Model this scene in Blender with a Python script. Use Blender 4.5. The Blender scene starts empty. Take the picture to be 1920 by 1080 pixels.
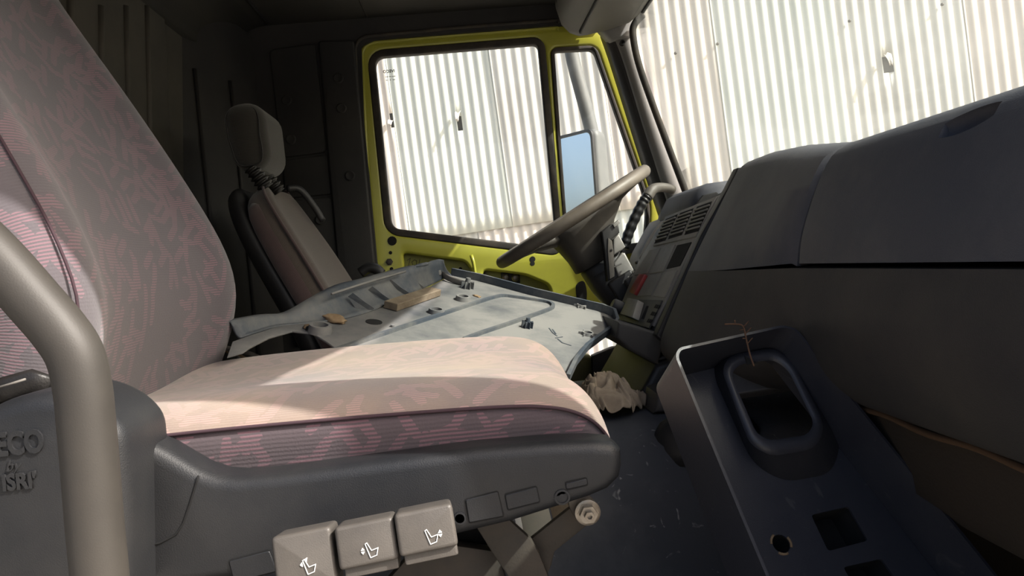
import bpy, bmesh, math, random
from mathutils import Vector, Matrix, noise
random.seed(7)
scene = bpy.context.scene
COL = scene.collection
V = Vector

# ------------------------------------------------------------------ camera
F_PX = 1400.0
YAW, PITCH, ROLL = math.radians(2.7), math.radians(1.9), math.radians(5.3)
FW = V((math.sin(YAW)*math.cos(PITCH), math.cos(YAW)*math.cos(PITCH), -math.sin(PITCH)))
RH = V((math.cos(YAW), -math.sin(YAW), 0))
UH = RH.cross(FW)
RC = RH*math.cos(ROLL) - UH*math.sin(ROLL)
UC = RH*math.sin(ROLL) + UH*math.cos(ROLL)
cam_data = bpy.data.cameras.new('camera')
cam_data.sensor_width = 36.0
cam_data.lens = 36.0*F_PX/1920.0
cam_data.clip_start = 0.02
cam = bpy.data.objects.new('camera', cam_data)
COL.objects.link(cam)
m = Matrix.Identity(4)
for r in range(3):
    m[r][0], m[r][1], m[r][2] = RC[r], UC[r], -FW[r]
cam.matrix_world = m
scene.camera = cam

# ------------------------------------------------------------------ sky, sun, exposure
SUN_TO = V((1.0, -0.5, 1.0)).normalized()
world = bpy.data.worlds.new('sky')
scene.world = world
world.use_nodes = True
wn = world.node_tree
sky = wn.nodes.new('ShaderNodeTexSky')
sky.sky_type = 'NISHITA'
sky.sun_disc = False
sky.sun_elevation = math.asin(SUN_TO.z)
sky.sun_rotation = math.atan2(SUN_TO.x, SUN_TO.y)
sky.dust_density = 7.0
sky.air_density = 1.0
bg = wn.nodes['Background']
wn.links.new(sky.outputs[0], bg.inputs[0])
bg.inputs[1].default_value = 0.17
sun = bpy.data.lights.new('sun', 'SUN')
sun.energy = 4.8
sun.angle = math.radians(0.6)
sun.color = (1.0, 0.96, 0.90)
sun_o = bpy.data.objects.new('sun', sun)
COL.objects.link(sun_o)
sun_o.rotation_euler = (-SUN_TO).to_track_quat('-Z', 'Y').to_euler()
sun_o.location = SUN_TO*20
vs = scene.view_settings
vs.view_transform = 'Standard'
vs.look = 'None'
vs.gamma = 1.0
vs.use_curve_mapping = False
vs.exposure = 0.85

# ------------------------------------------------------------------ measuring helpers
def ray(u, v):
    return (FW + RC*((u-960)/F_PX) - UC*((v-540)/F_PX))
def at(u, v, Y):
    d = ray(u, v); return d*(Y/d.y)
def atX(u, v, X):
    d = ray(u, v); return d*(X/d.x)
def atZ(u, v, Z):
    d = ray(u, v); return d*(Z/d.z)
class Frame:
    """A flat working plane: origin, two in-plane axes, normal."""
    def __init__(self, o, x, n):
        self.o = V(o); self.n = V(n).normalized()
        x = V(x); self.x = (x - self.n*x.dot(self.n)).normalized()
        self.y = self.n.cross(self.x)
    def w(self, a, b, c=0.0):
        return self.o + self.x*a + self.y*b + self.n*c
    def px(self, u, v, lift=0.0):
        d = ray(u, v); t = (self.o + self.n*lift).dot(self.n)/d.dot(self.n)
        p = d*t - self.o
        return (p.dot(self.x), p.dot(self.y))
    def mat(self):
        m = Matrix.Identity(4)
        for r in range(3):
            m[r][0], m[r][1], m[r][2], m[r][3] = self.x[r], self.y[r], self.n[r], self.o[r]
        return m
def side(Y):                       # plane facing the passenger door (-Y); local x = X, y = Z
    return Frame((0, Y, 0), (1, 0, 0), (0, -1, 0))

# ------------------------------------------------------------------ materials
def srgb(r, g, b):
    f = lambda c: (c/255/12.92) if c/255 <= .04045 else ((c/255+.055)/1.055)**2.4
    return (f(r), f(g), f(b), 1)
def _mat(name):
    mt = bpy.data.materials.new(name); mt.use_nodes = True
    return mt, mt.node_tree, mt.node_tree.nodes['Principled BSDF']
def plastic(name, col, dust=None, amt=0.4, scale=6.0, rough=0.55, grain=0.15, gscale=900, spec=0.4, metal=0.0, contrast=.18, scratch=None, k=1.0):
    mt, nt, b = _mat(name)
    kk = lambda c: (c[0]*k, c[1]*k, c[2]*k, 1) if c else None
    col, dust, scratch = kk(col), kk(dust), kk(scratch)
    N, L = nt.nodes, nt.links
    b.inputs['Roughness'].default_value = rough
    b.inputs['Metallic'].default_value = metal
    b.inputs['Specular IOR Level'].default_value = spec
    tc = N.new('ShaderNodeTexCoord')
    out = None
    if dust:
        n1 = N.new('ShaderNodeTexNoise'); n1.inputs['Scale'].default_value = scale; n1.inputs['Detail'].default_value = 8; n1.inputs['Roughness'].default_value = .65
        L.new(tc.outputs['Object'], n1.inputs['Vector'])
        rp = N.new('ShaderNodeValToRGB')
        c = 1-amt
        rp.color_ramp.elements[0].position = max(0, c*.75+.12-contrast); rp.color_ramp.elements[1].position = min(1, c*.75+.12+contrast)
        L.new(n1.outputs['Fac'], rp.inputs['Fac'])
        mx = N.new('ShaderNodeMix'); mx.data_type = 'RGBA'
        mx.inputs['A'].default_value = col; mx.inputs['B'].default_value = dust
        L.new(rp.outputs['Color'], mx.inputs['Factor'])
        out = mx.outputs['Result']
    if scratch:
        n3 = N.new('ShaderNodeTexNoise'); n3.inputs['Scale'].default_value = 26; n3.inputs['Detail'].default_value = 5
        n3.inputs['Distortion'].default_value = 2.5
        L.new(tc.outputs['Object'], n3.inputs['Vector'])
        r3 = N.new('ShaderNodeValToRGB'); r3.color_ramp.elements[0].position = .66; r3.color_ramp.elements[1].position = .74
        L.new(n3.outputs['Fac'], r3.inputs['Fac'])
        m3 = N.new('ShaderNodeMix'); m3.data_type = 'RGBA'; m3.inputs['B'].default_value = scratch
        if out: L.new(out, m3.inputs['A'])
        else: m3.inputs['A'].default_value = col
        L.new(r3.outputs['Color'], m3.inputs['Factor']); out = m3.outputs['Result']
    if out: L.new(out, b.inputs['Base Color'])
    else: b.inputs['Base Color'].default_value = col
    if grain:
        n2 = N.new('ShaderNodeTexNoise'); n2.inputs['Scale'].default_value = gscale; n2.inputs['Detail'].default_value = 2
        L.new(tc.outputs['Object'], n2.inputs['Vector'])
        bp = N.new('ShaderNodeBump'); bp.inputs['Strength'].default_value = grain; bp.inputs['Distance'].default_value = .001
        L.new(n2.outputs['Fac'], bp.inputs['Height']); L.new(bp.outputs[0], b.inputs['Normal'])
    return mt
def fabric(name, base, base2, pink, sx=1.0, dust=None, dust_amt=.3, stripe=.0033, strokes=True, k=1.0):
    """woven seat cloth: grey ground with short striped strokes thrown in all directions"""
    kk = lambda c: (c[0]*k, c[1]*k, c[2]*k, 1) if c else None
    base, base2, pink, dust = kk(base), kk(base2), kk(pink), kk(dust)
    mt, nt, b = _mat(name)
    N, L = nt.nodes, nt.links
    b.inputs['Roughness'].default_value = .95; b.inputs['Specular IOR Level'].default_value = .1
    b.inputs['Sheen Weight'].default_value = .25; b.inputs['Sheen Roughness'].default_value = .6
    uv = N.new('ShaderNodeUVMap'); uv.uv_map = 'UVMap'
    def math_(op, a, c=None, clamp=False):
        n = N.new('ShaderNodeMath'); n.operation = op; n.use_clamp = clamp
        for i, x in enumerate((a, c)):
            if x is None: continue
            if isinstance(x, (int, float)): n.inputs[i].default_value = x
            else: L.new(x, n.inputs[i])
        return n.outputs[0]
    sep = N.new('ShaderNodeSeparateXYZ'); L.new(uv.outputs[0], sep.inputs[0])
    w1 = N.new('ShaderNodeTexNoise'); w1.inputs['Scale'].default_value = 9
    L.new(uv.outputs[0], w1.inputs['Vector'])
    st = math_('SINE', math_('ADD', math_('MULTIPLY', sep.outputs['Y'], 2*math.pi/stripe), math_('MULTIPLY', w1.outputs['Fac'], 6)))
    st = math_('MULTIPLY_ADD', st, .9); st.node.inputs[2].default_value = .5; st.node.use_clamp = True
    g = N.new('ShaderNodeTexNoise'); g.inputs['Scale'].default_value = 420; g.inputs['Detail'].default_value = 3
    L.new(uv.outputs[0], g.inputs['Vector'])
    big = N.new('ShaderNodeTexNoise'); big.inputs['Scale'].default_value = 10; big.inputs['Detail'].default_value = 4
    L.new(uv.outputs[0], big.inputs['Vector'])
    mb = N.new('ShaderNodeMix'); mb.data_type = 'RGBA'; mb.inputs['A'].default_value = base; mb.inputs['B'].default_value = base2
    f1 = math_('ADD', math_('MULTIPLY', g.outputs['Fac'], .7), math_('MULTIPLY', big.outputs['Fac'], .9))
    f1 = math_('SUBTRACT', f1, .35, True); L.new(f1, mb.inputs['Factor'])
    col = mb.outputs['Result']
    if strokes:
        mask = None
        for ang, ox, wx, wy, th in ((12, .0, 96, 21, .36), (-30, .37, 92, 20, .36), (62, .71, 94, 22, .34), (-75, .9, 92, 24, .32), (38, .55, 90, 20, .35)):
            mp = N.new('ShaderNodeMapping'); mp.inputs['Rotation'].default_value = (0, 0, math.radians(ang))
            mp.inputs['Location'].default_value = (ox*10, ox*7, 0)
            mp.inputs['Scale'].default_value = (wx*sx*.55, wy*sx*.55, 1)
            mp.vector_type = 'POINT'
            rot = N.new('ShaderNodeVectorRotate'); rot.rotation_type = 'Z_AXIS'; rot.inputs['Angle'].default_value = math.radians(ang)
            L.new(uv.outputs[0], rot.inputs['Vector'])
            mp.inputs['Rotation'].default_value = (0, 0, 0)
            L.new(rot.outputs[0], mp.inputs['Vector'])
            vo = N.new('ShaderNodeTexVoronoi'); vo.voronoi_dimensions = '2D'; vo.distance = 'MINKOWSKI'; vo.inputs['Exponent'].default_value = 4
            vo.inputs['Scale'].default_value = 1.0; vo.inputs['Randomness'].default_value = .9
            L.new(mp.outputs[0], vo.inputs['Vector'])
            sc_ = N.new('ShaderNodeSeparateColor'); L.new(vo.outputs['Color'], sc_.inputs[0])
            mk = math_('MULTIPLY', math_('LESS_THAN', vo.outputs['Distance'], th*.80), math_('LESS_THAN', sc_.outputs[0], .42))
            mask = mk if mask is None else math_('MAXIMUM', mask, mk)
        fade = math_('MULTIPLY', math_('MULTIPLY', mask, st), math_('ADD', math_('MULTIPLY', big.outputs['Fac'], .9), .35), True)
        mp2 = N.new('ShaderNodeMix'); mp2.data_type = 'RGBA'; mp2.inputs['B'].default_value = pink
        L.new(col, mp2.inputs['A']); L.new(fade, mp2.inputs['Factor']); col = mp2.outputs['Result']
    if dust:
        nd = N.new('ShaderNodeTexNoise'); nd.inputs['Scale'].default_value = 5; nd.inputs['Detail'].default_value = 5
        L.new(uv.outputs[0], nd.inputs['Vector'])
        md = N.new('ShaderNodeMix'); md.data_type = 'RGBA'; md.inputs['B'].default_value = dust
        L.new(col, md.inputs['A']); L.new(math_('MULTIPLY', math_('SUBTRACT', nd.outputs['Fac'], .30, True), dust_amt*6, True), md.inputs['Factor']); col = md.outputs['Result']
    L.new(col, b.inputs['Base Color'])
    bp = N.new('ShaderNodeBump'); bp.inputs['Strength'].default_value = .35; bp.inputs['Distance'].default_value = .001
    hh = math_('ADD', math_('MULTIPLY', st, .5), g.outputs['Fac'])
    L.new(hh, bp.inputs['Height']); L.new(bp.outputs[0], b.inputs['Normal'])
    return mt
def glass(name, tint=(.97, .99, .98, 1), veil=.04, veil_col=(.8, .8, .78, 1), refl=1.0):
    mt = bpy.data.materials.new(name); mt.use_nodes = True
    nt = mt.node_tree; N, L = nt.nodes, nt.links
    for n in list(N): N.remove(n)
    o = N.new('ShaderNodeOutputMaterial')
    tr = N.new('ShaderNodeBsdfTransparent'); tr.inputs[0].default_value = tint
    gl = N.new('ShaderNodeBsdfGlossy'); gl.inputs['Roughness'].default_value = .02
    lw = N.new('ShaderNodeLayerWeight'); lw.inputs['Blend'].default_value = .5
    pw = N.new('ShaderNodeMath'); pw.operation = 'POWER'; pw.inputs[1].default_value = 5; L.new(lw.outputs['Facing'], pw.inputs[0])
    fr = N.new('ShaderNodeMath'); fr.operation = 'MULTIPLY_ADD'; fr.inputs[1].default_value = .7*refl; fr.inputs[2].default_value = .025*refl; L.new(pw.outputs[0], fr.inputs[0])
    mx = N.new('ShaderNodeMixShader'); L.new(fr.outputs[0], mx.inputs[0]); L.new(tr.outputs[0], mx.inputs[1]); L.new(gl.outputs[0], mx.inputs[2])
    di = N.new('ShaderNodeBsdfTranslucent'); di.inputs[0].default_value = veil_col
    d2 = N.new('ShaderNodeBsdfDiffuse'); d2.inputs[0].default_value = veil_col
    md = N.new('ShaderNodeMixShader'); md.inputs[0].default_value = .5; L.new(di.outputs[0], md.inputs[1]); L.new(d2.outputs[0], md.inputs[2])
    tc = N.new('ShaderNodeTexCoord'); no = N.new('ShaderNodeTexNoise'); no.inputs['Scale'].default_value = 3; no.inputs['Detail'].default_value = 6
    L.new(tc.outputs['Object'], no.inputs['Vector'])
    ml = N.new('ShaderNodeMath'); ml.operation = 'MULTIPLY'; ml.inputs[1].default_value = veil*2; L.new(no.outputs['Fac'], ml.inputs[0])
    m2 = N.new('ShaderNodeMixShader'); L.new(ml.outputs[0], m2.inputs[0]); L.new(mx.outputs[0], m2.inputs[1]); L.new(md.outputs[0], m2.inputs[2])
    L.new(m2.outputs[0], o.inputs[0])
    return mt
M = {}
DUST = srgb(168, 160, 150)
M['black'] = plastic('black_plastic', srgb(38, 38, 41), srgb(62, 61, 62), .35, 9, .5, .12, k=0.50)
M['hole'] = plastic('dark_cavity', srgb(14, 14, 15), None, rough=.9, grain=0)
M['dash'] = plastic('dash_plastic', srgb(80, 83, 93), srgb(112, 111, 113), .35, 5, .62, .35, 700, k=0.52)
M['dash_low'] = plastic('dash_lower_plastic', srgb(62, 62, 66), srgb(96, 92, 86), .38, 4, .65, .35, 700, k=0.36)
M['console'] = plastic('console_plastic', srgb(104, 101, 98), srgb(130, 126, 120), .4, 12, .5, .15, k=1.10)
M['console_dk'] = plastic('console_dark_plastic', srgb(64, 63, 64), srgb(90, 88, 86), .35, 12, .5, .15, k=0.65)
M['shell'] = plastic('seat_shell_plastic', srgb(68, 71, 78), srgb(104, 103, 103), .36, 7, .5, .3, 800, k=0.17)
M['rail'] = plastic('rail_coating', srgb(122, 117, 111), srgb(150, 142, 132), .5, 9, .55, .08, 900, scratch=srgb(160, 150, 136), k=0.14)
M['paddle'] = plastic('paddle_plastic', srgb(128, 122, 116), srgb(146, 139, 131), .5, 30, .45, .2, k=0.29)
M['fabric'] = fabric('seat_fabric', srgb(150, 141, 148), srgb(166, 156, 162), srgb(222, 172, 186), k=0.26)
M['fabric_cushion'] = fabric('seat_cushion_fabric', srgb(150, 136, 136), srgb(176, 158, 152), srgb(222, 176, 180), dust=srgb(206, 178, 148), dust_amt=.30, k=0.50)
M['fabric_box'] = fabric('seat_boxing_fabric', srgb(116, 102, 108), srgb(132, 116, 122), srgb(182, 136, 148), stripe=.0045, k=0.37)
M['fabric_brown'] = fabric('brown_seat_fabric', srgb(150, 134, 124), srgb(168, 150, 140), srgb(150, 130, 120), strokes=False, k=0.19)
M['fabric_plum'] = fabric('plum_seat_fabric', srgb(104, 84, 84), srgb(120, 96, 96), srgb(130, 96, 100), strokes=False, k=0.36)
M['head'] = fabric('headrest_cloth', srgb(104, 100, 92), srgb(120, 114, 106), srgb(110, 105, 100), strokes=False, k=0.16)
M['piping'] = plastic('piping_cord', srgb(84, 62, 70), None, rough=.9, grain=0, k=0.50)
M['piping_pink'] = plastic('piping_pink_cord', srgb(196, 158, 164), None, rough=.9, grain=0)
M['trim_dark'] = plastic('dark_trim', srgb(56, 55, 56), srgb(74, 72, 70), .4, 5, .7, .3, 600, k=0.46)
M['backwall'] = plastic('back_wall_vinyl', srgb(78, 75, 69), srgb(98, 93, 84), .4, 4, .75, .3, 500, k=0.62)
M['roof'] = plastic('headliner_vinyl', srgb(66, 64, 60), srgb(82, 78, 72), .4, 4, .8, .3, 500, k=0.42)
M['locker'] = plastic('locker_plastic', srgb(122, 118, 110), srgb(136, 131, 122), .5, 6, .6, .25, 700, k=0.30)
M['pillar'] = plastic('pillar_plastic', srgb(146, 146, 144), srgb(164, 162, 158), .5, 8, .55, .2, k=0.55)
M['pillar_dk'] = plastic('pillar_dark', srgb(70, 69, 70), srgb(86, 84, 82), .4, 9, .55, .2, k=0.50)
M['rubber'] = plastic('rubber_seal', srgb(52, 49, 46), srgb(88, 78, 66), .35, 16, .75, .15, k=0.70)
M['yellow'] = plastic('yellow_paint', srgb(204, 203, 78), srgb(192, 190, 80), .35, 8, .32, 0, spec=.5, k=0.56)
M['yellow_dk'] = plastic('yellow_inner_skin', srgb(192, 190, 84), srgb(178, 176, 96), .4, 6, .45, 0, k=0.50)
M['yellow_dull'] = plastic('dull_yellow_sill', srgb(150, 148, 70), srgb(110, 106, 70), .5, 8, .7, 0, k=0.25)
M['glass'] = glass('door_glass', veil=.03)
M['windshield'] = glass('windshield_glass', tint=(.95, .98, .96, 1), veil=.05)
M['panel'] = plastic('dusty_panel_plastic', srgb(104, 110, 118), srgb(182, 180, 176), .62, 7, .75, .25, 400, contrast=.16, k=0.36)
M['panel_dk'] = plastic('panel_flange_plastic', srgb(74, 84, 96), srgb(150, 148, 142), .38, 10, .6, .2, 500, k=0.50)
M['wood'] = plastic('raw_wood', srgb(164, 150, 128), srgb(122, 106, 86), .5, 22, .85, .5, 300, k=0.50)
M['foam'] = plastic('torn_brown_board', srgb(140, 112, 82), srgb(176, 152, 120), .5, 60, .95, .6, 300, k=0.55)
M['white'] = plastic('white_print', srgb(235, 235, 232), None, rough=.5, grain=0)
M['ink'] = plastic('black_print', srgb(18, 18, 18), None, rough=.6, grain=0)
M['red'] = plastic('red_switch', srgb(170, 60, 58), srgb(150, 66, 62), .4, 40, .4, 0, k=0.60)
M['steel'] = plastic('worn_steel', srgb(176, 170, 160), srgb(120, 104, 88), .45, 40, .35, 0, metal=.8, k=0.70)
M['iron'] = plastic('dusty_iron', srgb(92, 88, 83), srgb(118, 106, 94), .45, 14, .6, .3, 300, metal=.2, k=0.36)
M['silver'] = plastic('grey_cast_alloy', srgb(176, 174, 170), srgb(150, 146, 140), .4, 20, .45, .2, metal=.2, k=0.60)
M['wheel'] = plastic('steering_wheel_rim', srgb(116, 107, 98), srgb(140, 130, 118), .45, 14, .5, .3, 500, k=0.50)
M['wheel_dk'] = plastic('steering_hub_plastic', srgb(92, 88, 84), srgb(120, 113, 104), .4, 12, .55, .2, k=0.45)
M['column'] = plastic('column_shroud', srgb(50, 50, 52), srgb(72, 70, 68), .35, 15, .5, .2, k=0.40)
M['floor'] = plastic('floor_mat', srgb(98, 98, 96), srgb(140, 136, 128), .42, 6, .9, .5, 250, k=0.40)
M['hump'] = plastic('hump_mat', srgb(58, 60, 66), srgb(88, 88, 90), .32, 5, .7, .4, 300, scratch=srgb(128, 128, 128), k=1.15)
M['tray'] = plastic('tray_plastic', srgb(58, 60, 70), srgb(78, 78, 84), .35, 7, .42, .2, 700, scratch=srgb(90, 89, 92), k=0.47)
M['rag'] = plastic('rag_cloth', srgb(172, 156, 136), srgb(146, 130, 112), .45, 25, .95, .5, 500, k=0.90)
M['twig'] = plastic('dry_twig', srgb(104, 74, 54), None, rough=.9, grain=0, k=0.50)
M['rust'] = plastic('rusty_carpet', srgb(92, 78, 62), srgb(112, 92, 70), .45, 8, .9, .5, 250, k=0.14)
M['rust_line'] = plastic('rust_edge', srgb(120, 88, 58), None, rough=.9, k=0.30)
M['cable'] = plastic('cable_sheath', srgb(120, 116, 112), srgb(150, 145, 138), .5, 30, .6, 0, k=0.50)
M['mirror'] = plastic('mirror_silvering', (.85, .87, .9, 1), None, rough=.02, grain=0, metal=1.0)
M['mirror_case'] = plastic('mirror_case', srgb(128, 130, 130), srgb(146, 146, 144), .4, 8, .5, .1, k=0.60)
M['sand'] = plastic('sandy_yard', srgb(190, 184, 174), srgb(176, 168, 156), .5, 1.2, .95, .3, 60, k=0.70)
M['grip'] = plastic('black_grip_rubber', srgb(30, 30, 31), srgb(44, 44, 44), .4, 30, .28, 0, spec=.6)
M['sunlit_floor'] = plastic('sunlit_floor_tone', srgb(150, 153, 146), srgb(166, 160, 146), .4, 20, .8, .2)  # sunlight on the floor put into a lighter base colour
M['leather'] = plastic('black_leather', srgb(36, 34, 33), srgb(50, 47, 45), .4, 30, .45, .3, 500, k=0.50)
SHEET = [plastic('sheet_metal_%d' % i, c, d, .4, 1.6, .6, 0, metal=.0, spec=.3) for i, (c, d) in enumerate((
    (srgb(214, 212, 204), srgb(196, 190, 180)), (srgb(204, 207, 198), srgb(216, 216, 208)), (srgb(214, 204, 194), srgb(204, 196, 186))))]

# ------------------------------------------------------------------ mesh helpers
def link(name, me, mat, parent=None, smooth=False):
    o = bpy.data.objects.new(name, me); COL.objects.link(o)
    if mat is not None and not me.materials: me.materials.append(mat)
    if smooth:
        for p in me.polygons: p.use_smooth = True
    if parent is not None:
        o.parent = parent
        o.matrix_parent_inverse = parent_matrix(parent).inverted()
    return o
def parent_matrix(p):
    mw = Matrix.Translation(p.location) if p.type == 'EMPTY' else p.matrix_basis.copy()
    if p.parent: mw = parent_matrix(p.parent) @ p.matrix_parent_inverse @ mw
    return mw
def thing(name, label, cat, loc=(0, 0, 0), group=None):
    o = bpy.data.objects.new(name, None); COL.objects.link(o)
    o.empty_display_size = .05
    o.location = loc; o['label'] = label; o['category'] = cat
    if group: o['group'] = group
    return o
def tag(o, label=None, cat=None, kind=None, group=None):
    if label: o['label'] = label
    if cat: o['category'] = cat
    if kind: o['kind'] = kind
    if group: o['group'] = group
    return o
def mesh(name, vs_, fs, mat, parent=None, smooth=False, sub=0, solid=0, uv=None, auto=None):
    me = bpy.data.meshes.new(name); me.from_pydata([tuple(v) for v in vs_], [], fs); me.update()
    if uv:
        ul = me.uv_layers.new(name='UVMap')
        k = 0
        for f in uv:
            for c in f: ul.data[k].uv = c; k += 1
    bm = bmesh.new(); bm.from_mesh(me); bmesh.ops.recalc_face_normals(bm, faces=bm.faces); bm.to_mesh(me); bm.free()
    o = link(name, me, mat, parent, smooth)
    if solid:
        s = o.modifiers.new('thickness', 'SOLIDIFY'); s.thickness = solid; s.offset = 0
    if sub:
        s = o.modifiers.new('smooth', 'SUBSURF'); s.levels = sub; s.render_levels = sub
    return o
def loft(name, secs, mat, parent=None, closed=True, caps=True, sub=0, smooth=True, uvmode=None, solid=0, cap_uv=True):
    """secs: list of equally long point lists"""
    n, k = len(secs), len(secs[0])
    vs_ = [p for s in secs for p in s]
    fs, uv = [], []
    al = [0.0]
    for i in range(1, n):
        c0 = sum((V(p) for p in secs[i-1]), V())/k; c1 = sum((V(p) for p in secs[i]), V())/k
        al.append(al[-1]+(c1-c0).length)
    ar = []
    for s in secs:
        a = [0.0]
        for j in range(1, k+1): a.append(a[-1]+(V(s[j % k])-V(s[j-1])).length)
        ar.append(a)
    kk = k if closed else k-1
    for i in range(n-1):
        for j in range(kk):
            fs.append((i*k+j, i*k+(j+1) % k, (i+1)*k+(j+1) % k, (i+1)*k+j))
            if uvmode == 'long':   uv.append([(al[i], ar[i][j]), (al[i], ar[i][j+1]), (al[i+1], ar[i+1][j+1]), (al[i+1], ar[i+1][j])])
            elif uvmode == 'ring': uv.append([(ar[i][j], al[i]), (ar[i][j+1], al[i]), (ar[i+1][j+1], al[i+1]), (ar[i+1][j], al[i+1])])
    if caps and closed:
        fs.append(tuple(range(k))); fs.append(tuple((n-1)*k+j for j in range(k)))
        if uvmode:
            uv.append([(p[1], p[2]) for p in secs[0]]); uv.append([(p[1], p[2]) for p in secs[-1]])
    return mesh(name, vs_, fs, mat, parent, smooth, sub, solid, uv if uvmode else None)
def spline(pts, n):
    """Catmull-Rom through pts, n samples per span"""
    P = [V(p) for p in pts]; P = [P[0]*2-P[1]] + P + [P[-1]*2-P[-2]]
    out = []
    for i in range(1, len(P)-2):
        for q in range(n):
            t = q/n; a, b, c, d = P[i-1], P[i], P[i+1], P[i+2]
            out.append(.5*((2*b)+(c-a)*t+(2*a-5*b+4*c-d)*t*t+(3*b-a-3*c+d)*t**3))
    out.append(P[-2]); return out
def tube(name, pts, r, mat, parent=None, seg=10, cyclic=False, rfun=None, flat=1.0, up=None):
    P = [V(p) for p in pts]; n = len(P); secs = []
    up = V(up) if up else None
    prev = None
    for i in range(n):
        t = (P[(i+1) % n]-P[i-1]) if cyclic else (P[min(i+1, n-1)]-P[max(i-1, 0)])
        t.normalize()
        if up is not None: a = up
        elif prev is None: a = V((0, 0, 1)) if abs(t.z) < .9 else V((1, 0, 0))
        else: a = prev
        a = (a-t*a.dot(t)).normalized(); b = t.cross(a); prev = a
        rr = rfun(i/(n-1)) if rfun else r
        secs.append([P[i]+a*math.cos(2*math.pi*j/seg)*rr+b*math.sin(2*math.pi*j/seg)*rr*flat for j in range(seg)])
    if cyclic: secs.append(secs[0])
    return loft(name, secs, mat, parent, caps=not cyclic)
def round_poly(pts, r, n=5):
    out = []; k = len(pts)
    rs = r if isinstance(r, (list, tuple)) else [r]*k
    for i in range(k):
        a, b, c = V(pts[i-1]), V(pts[i]), V(pts[(i+1) % k])
        rr = rs[i]
        if rr <= 0: out.append(tuple(b)); continue
        d0, d1 = (a-b), (c-b); l0, l1 = d0.length, d1.length
        q = min(rr, l0*.48, l1*.48)
        p0, p1 = b+d0/l0*q, b+d1/l1*q
        for s in range(n+1):
            t = s/n
            out.append(tuple(p0*(1-t)**2+b*2*t*(1-t)+p1*t*t))
    return out
def prism(name, poly, d0, d1, fr, mat, parent=None, bevel=0.0, bseg=3, smooth=None):
    """closed 2-D outline on a frame, extruded from d0 to d1 along the frame's normal"""
    bm = bmesh.new()
    lo = [bm.verts.new(fr.w(p[0], p[1], d0)) for p in poly]
    hi = [bm.verts.new(fr.w(p[0], p[1], d1)) for p in poly]
    k = len(poly)
    f0 = bm.faces.new(lo[::-1]); f1 = bm.faces.new(hi)
    for i in range(k): bm.faces.new((lo[i], lo[(i+1) % k], hi[(i+1) % k], hi[i]))
    bmesh.ops.recalc_face_normals(bm, faces=bm.faces)
    if bevel:
        es = [e for e in bm.edges if (e.verts[0] in hi and e.verts[1] in hi) or (e.verts[0] in lo and e.verts[1] in lo)]
        es = list({e for e in f0.edges} | {e for e in f1.edges})
        bmesh.ops.bevel(bm, geom=es, offset=bevel, segments=bseg, affect='EDGES', profile=.5, clamp_overlap=True)
    me = bpy.data.meshes.new(name); bm.to_mesh(me); bm.free()
    o = link(name, me, mat, parent)
    if bevel if smooth is None else smooth: autosmooth(o)
    return o
def autosmooth(o, ang=35):
    me = o.data
    for p in me.polygons: p.use_smooth = True
    bm = bmesh.new(); bm.from_mesh(me)
    for e in bm.edges:
        if len(e.link_faces) == 2 and e.calc_face_angle(0) > math.radians(ang): e.smooth = False
    bm.to_mesh(me); bm.free()
    return o
def plate(name, outer, holes, d0, d1, fr, mat, parent=None, bevel=0.0):
    """flat plate with holes: bevelled filled curve turned into a mesh"""
    cu = bpy.data.curves.new(name, 'CURVE'); cu.dimensions = '2D'; cu.fill_mode = 'BOTH'
    cu.extrude = max(abs(d1-d0)/2-bevel, .0001); cu.bevel_depth = bevel; cu.bevel_resolution = 2; cu.offset = -bevel
    for pl in [outer]+holes:
        s = cu.splines.new('POLY'); s.points.add(len(pl)-1); s.use_cyclic_u = True
        for i, p in enumerate(pl): s.points[i].co = (p[0], p[1], 0, 1)
    tmp = bpy.data.objects.new('tmp', cu); COL.objects.link(tmp)
    dg = bpy.context.evaluated_depsgraph_get()
    me = bpy.data.meshes.new_from_object(tmp.evaluated_get(dg))
    bpy.data.objects.remove(tmp); bpy.data.curves.remove(cu)
    me.name = name
    me.transform(fr.mat() @ Matrix.Translation((0, 0, (d0+d1)/2)))
    me.materials.clear()
    o = link(name, me, mat, parent)
    bm = bmesh.new(); bm.from_mesh(me); bmesh.ops.remove_doubles(bm, verts=bm.verts, dist=1e-5); bm.to_mesh(me); bm.free()
    autosmooth(o, 40)
    return o
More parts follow.
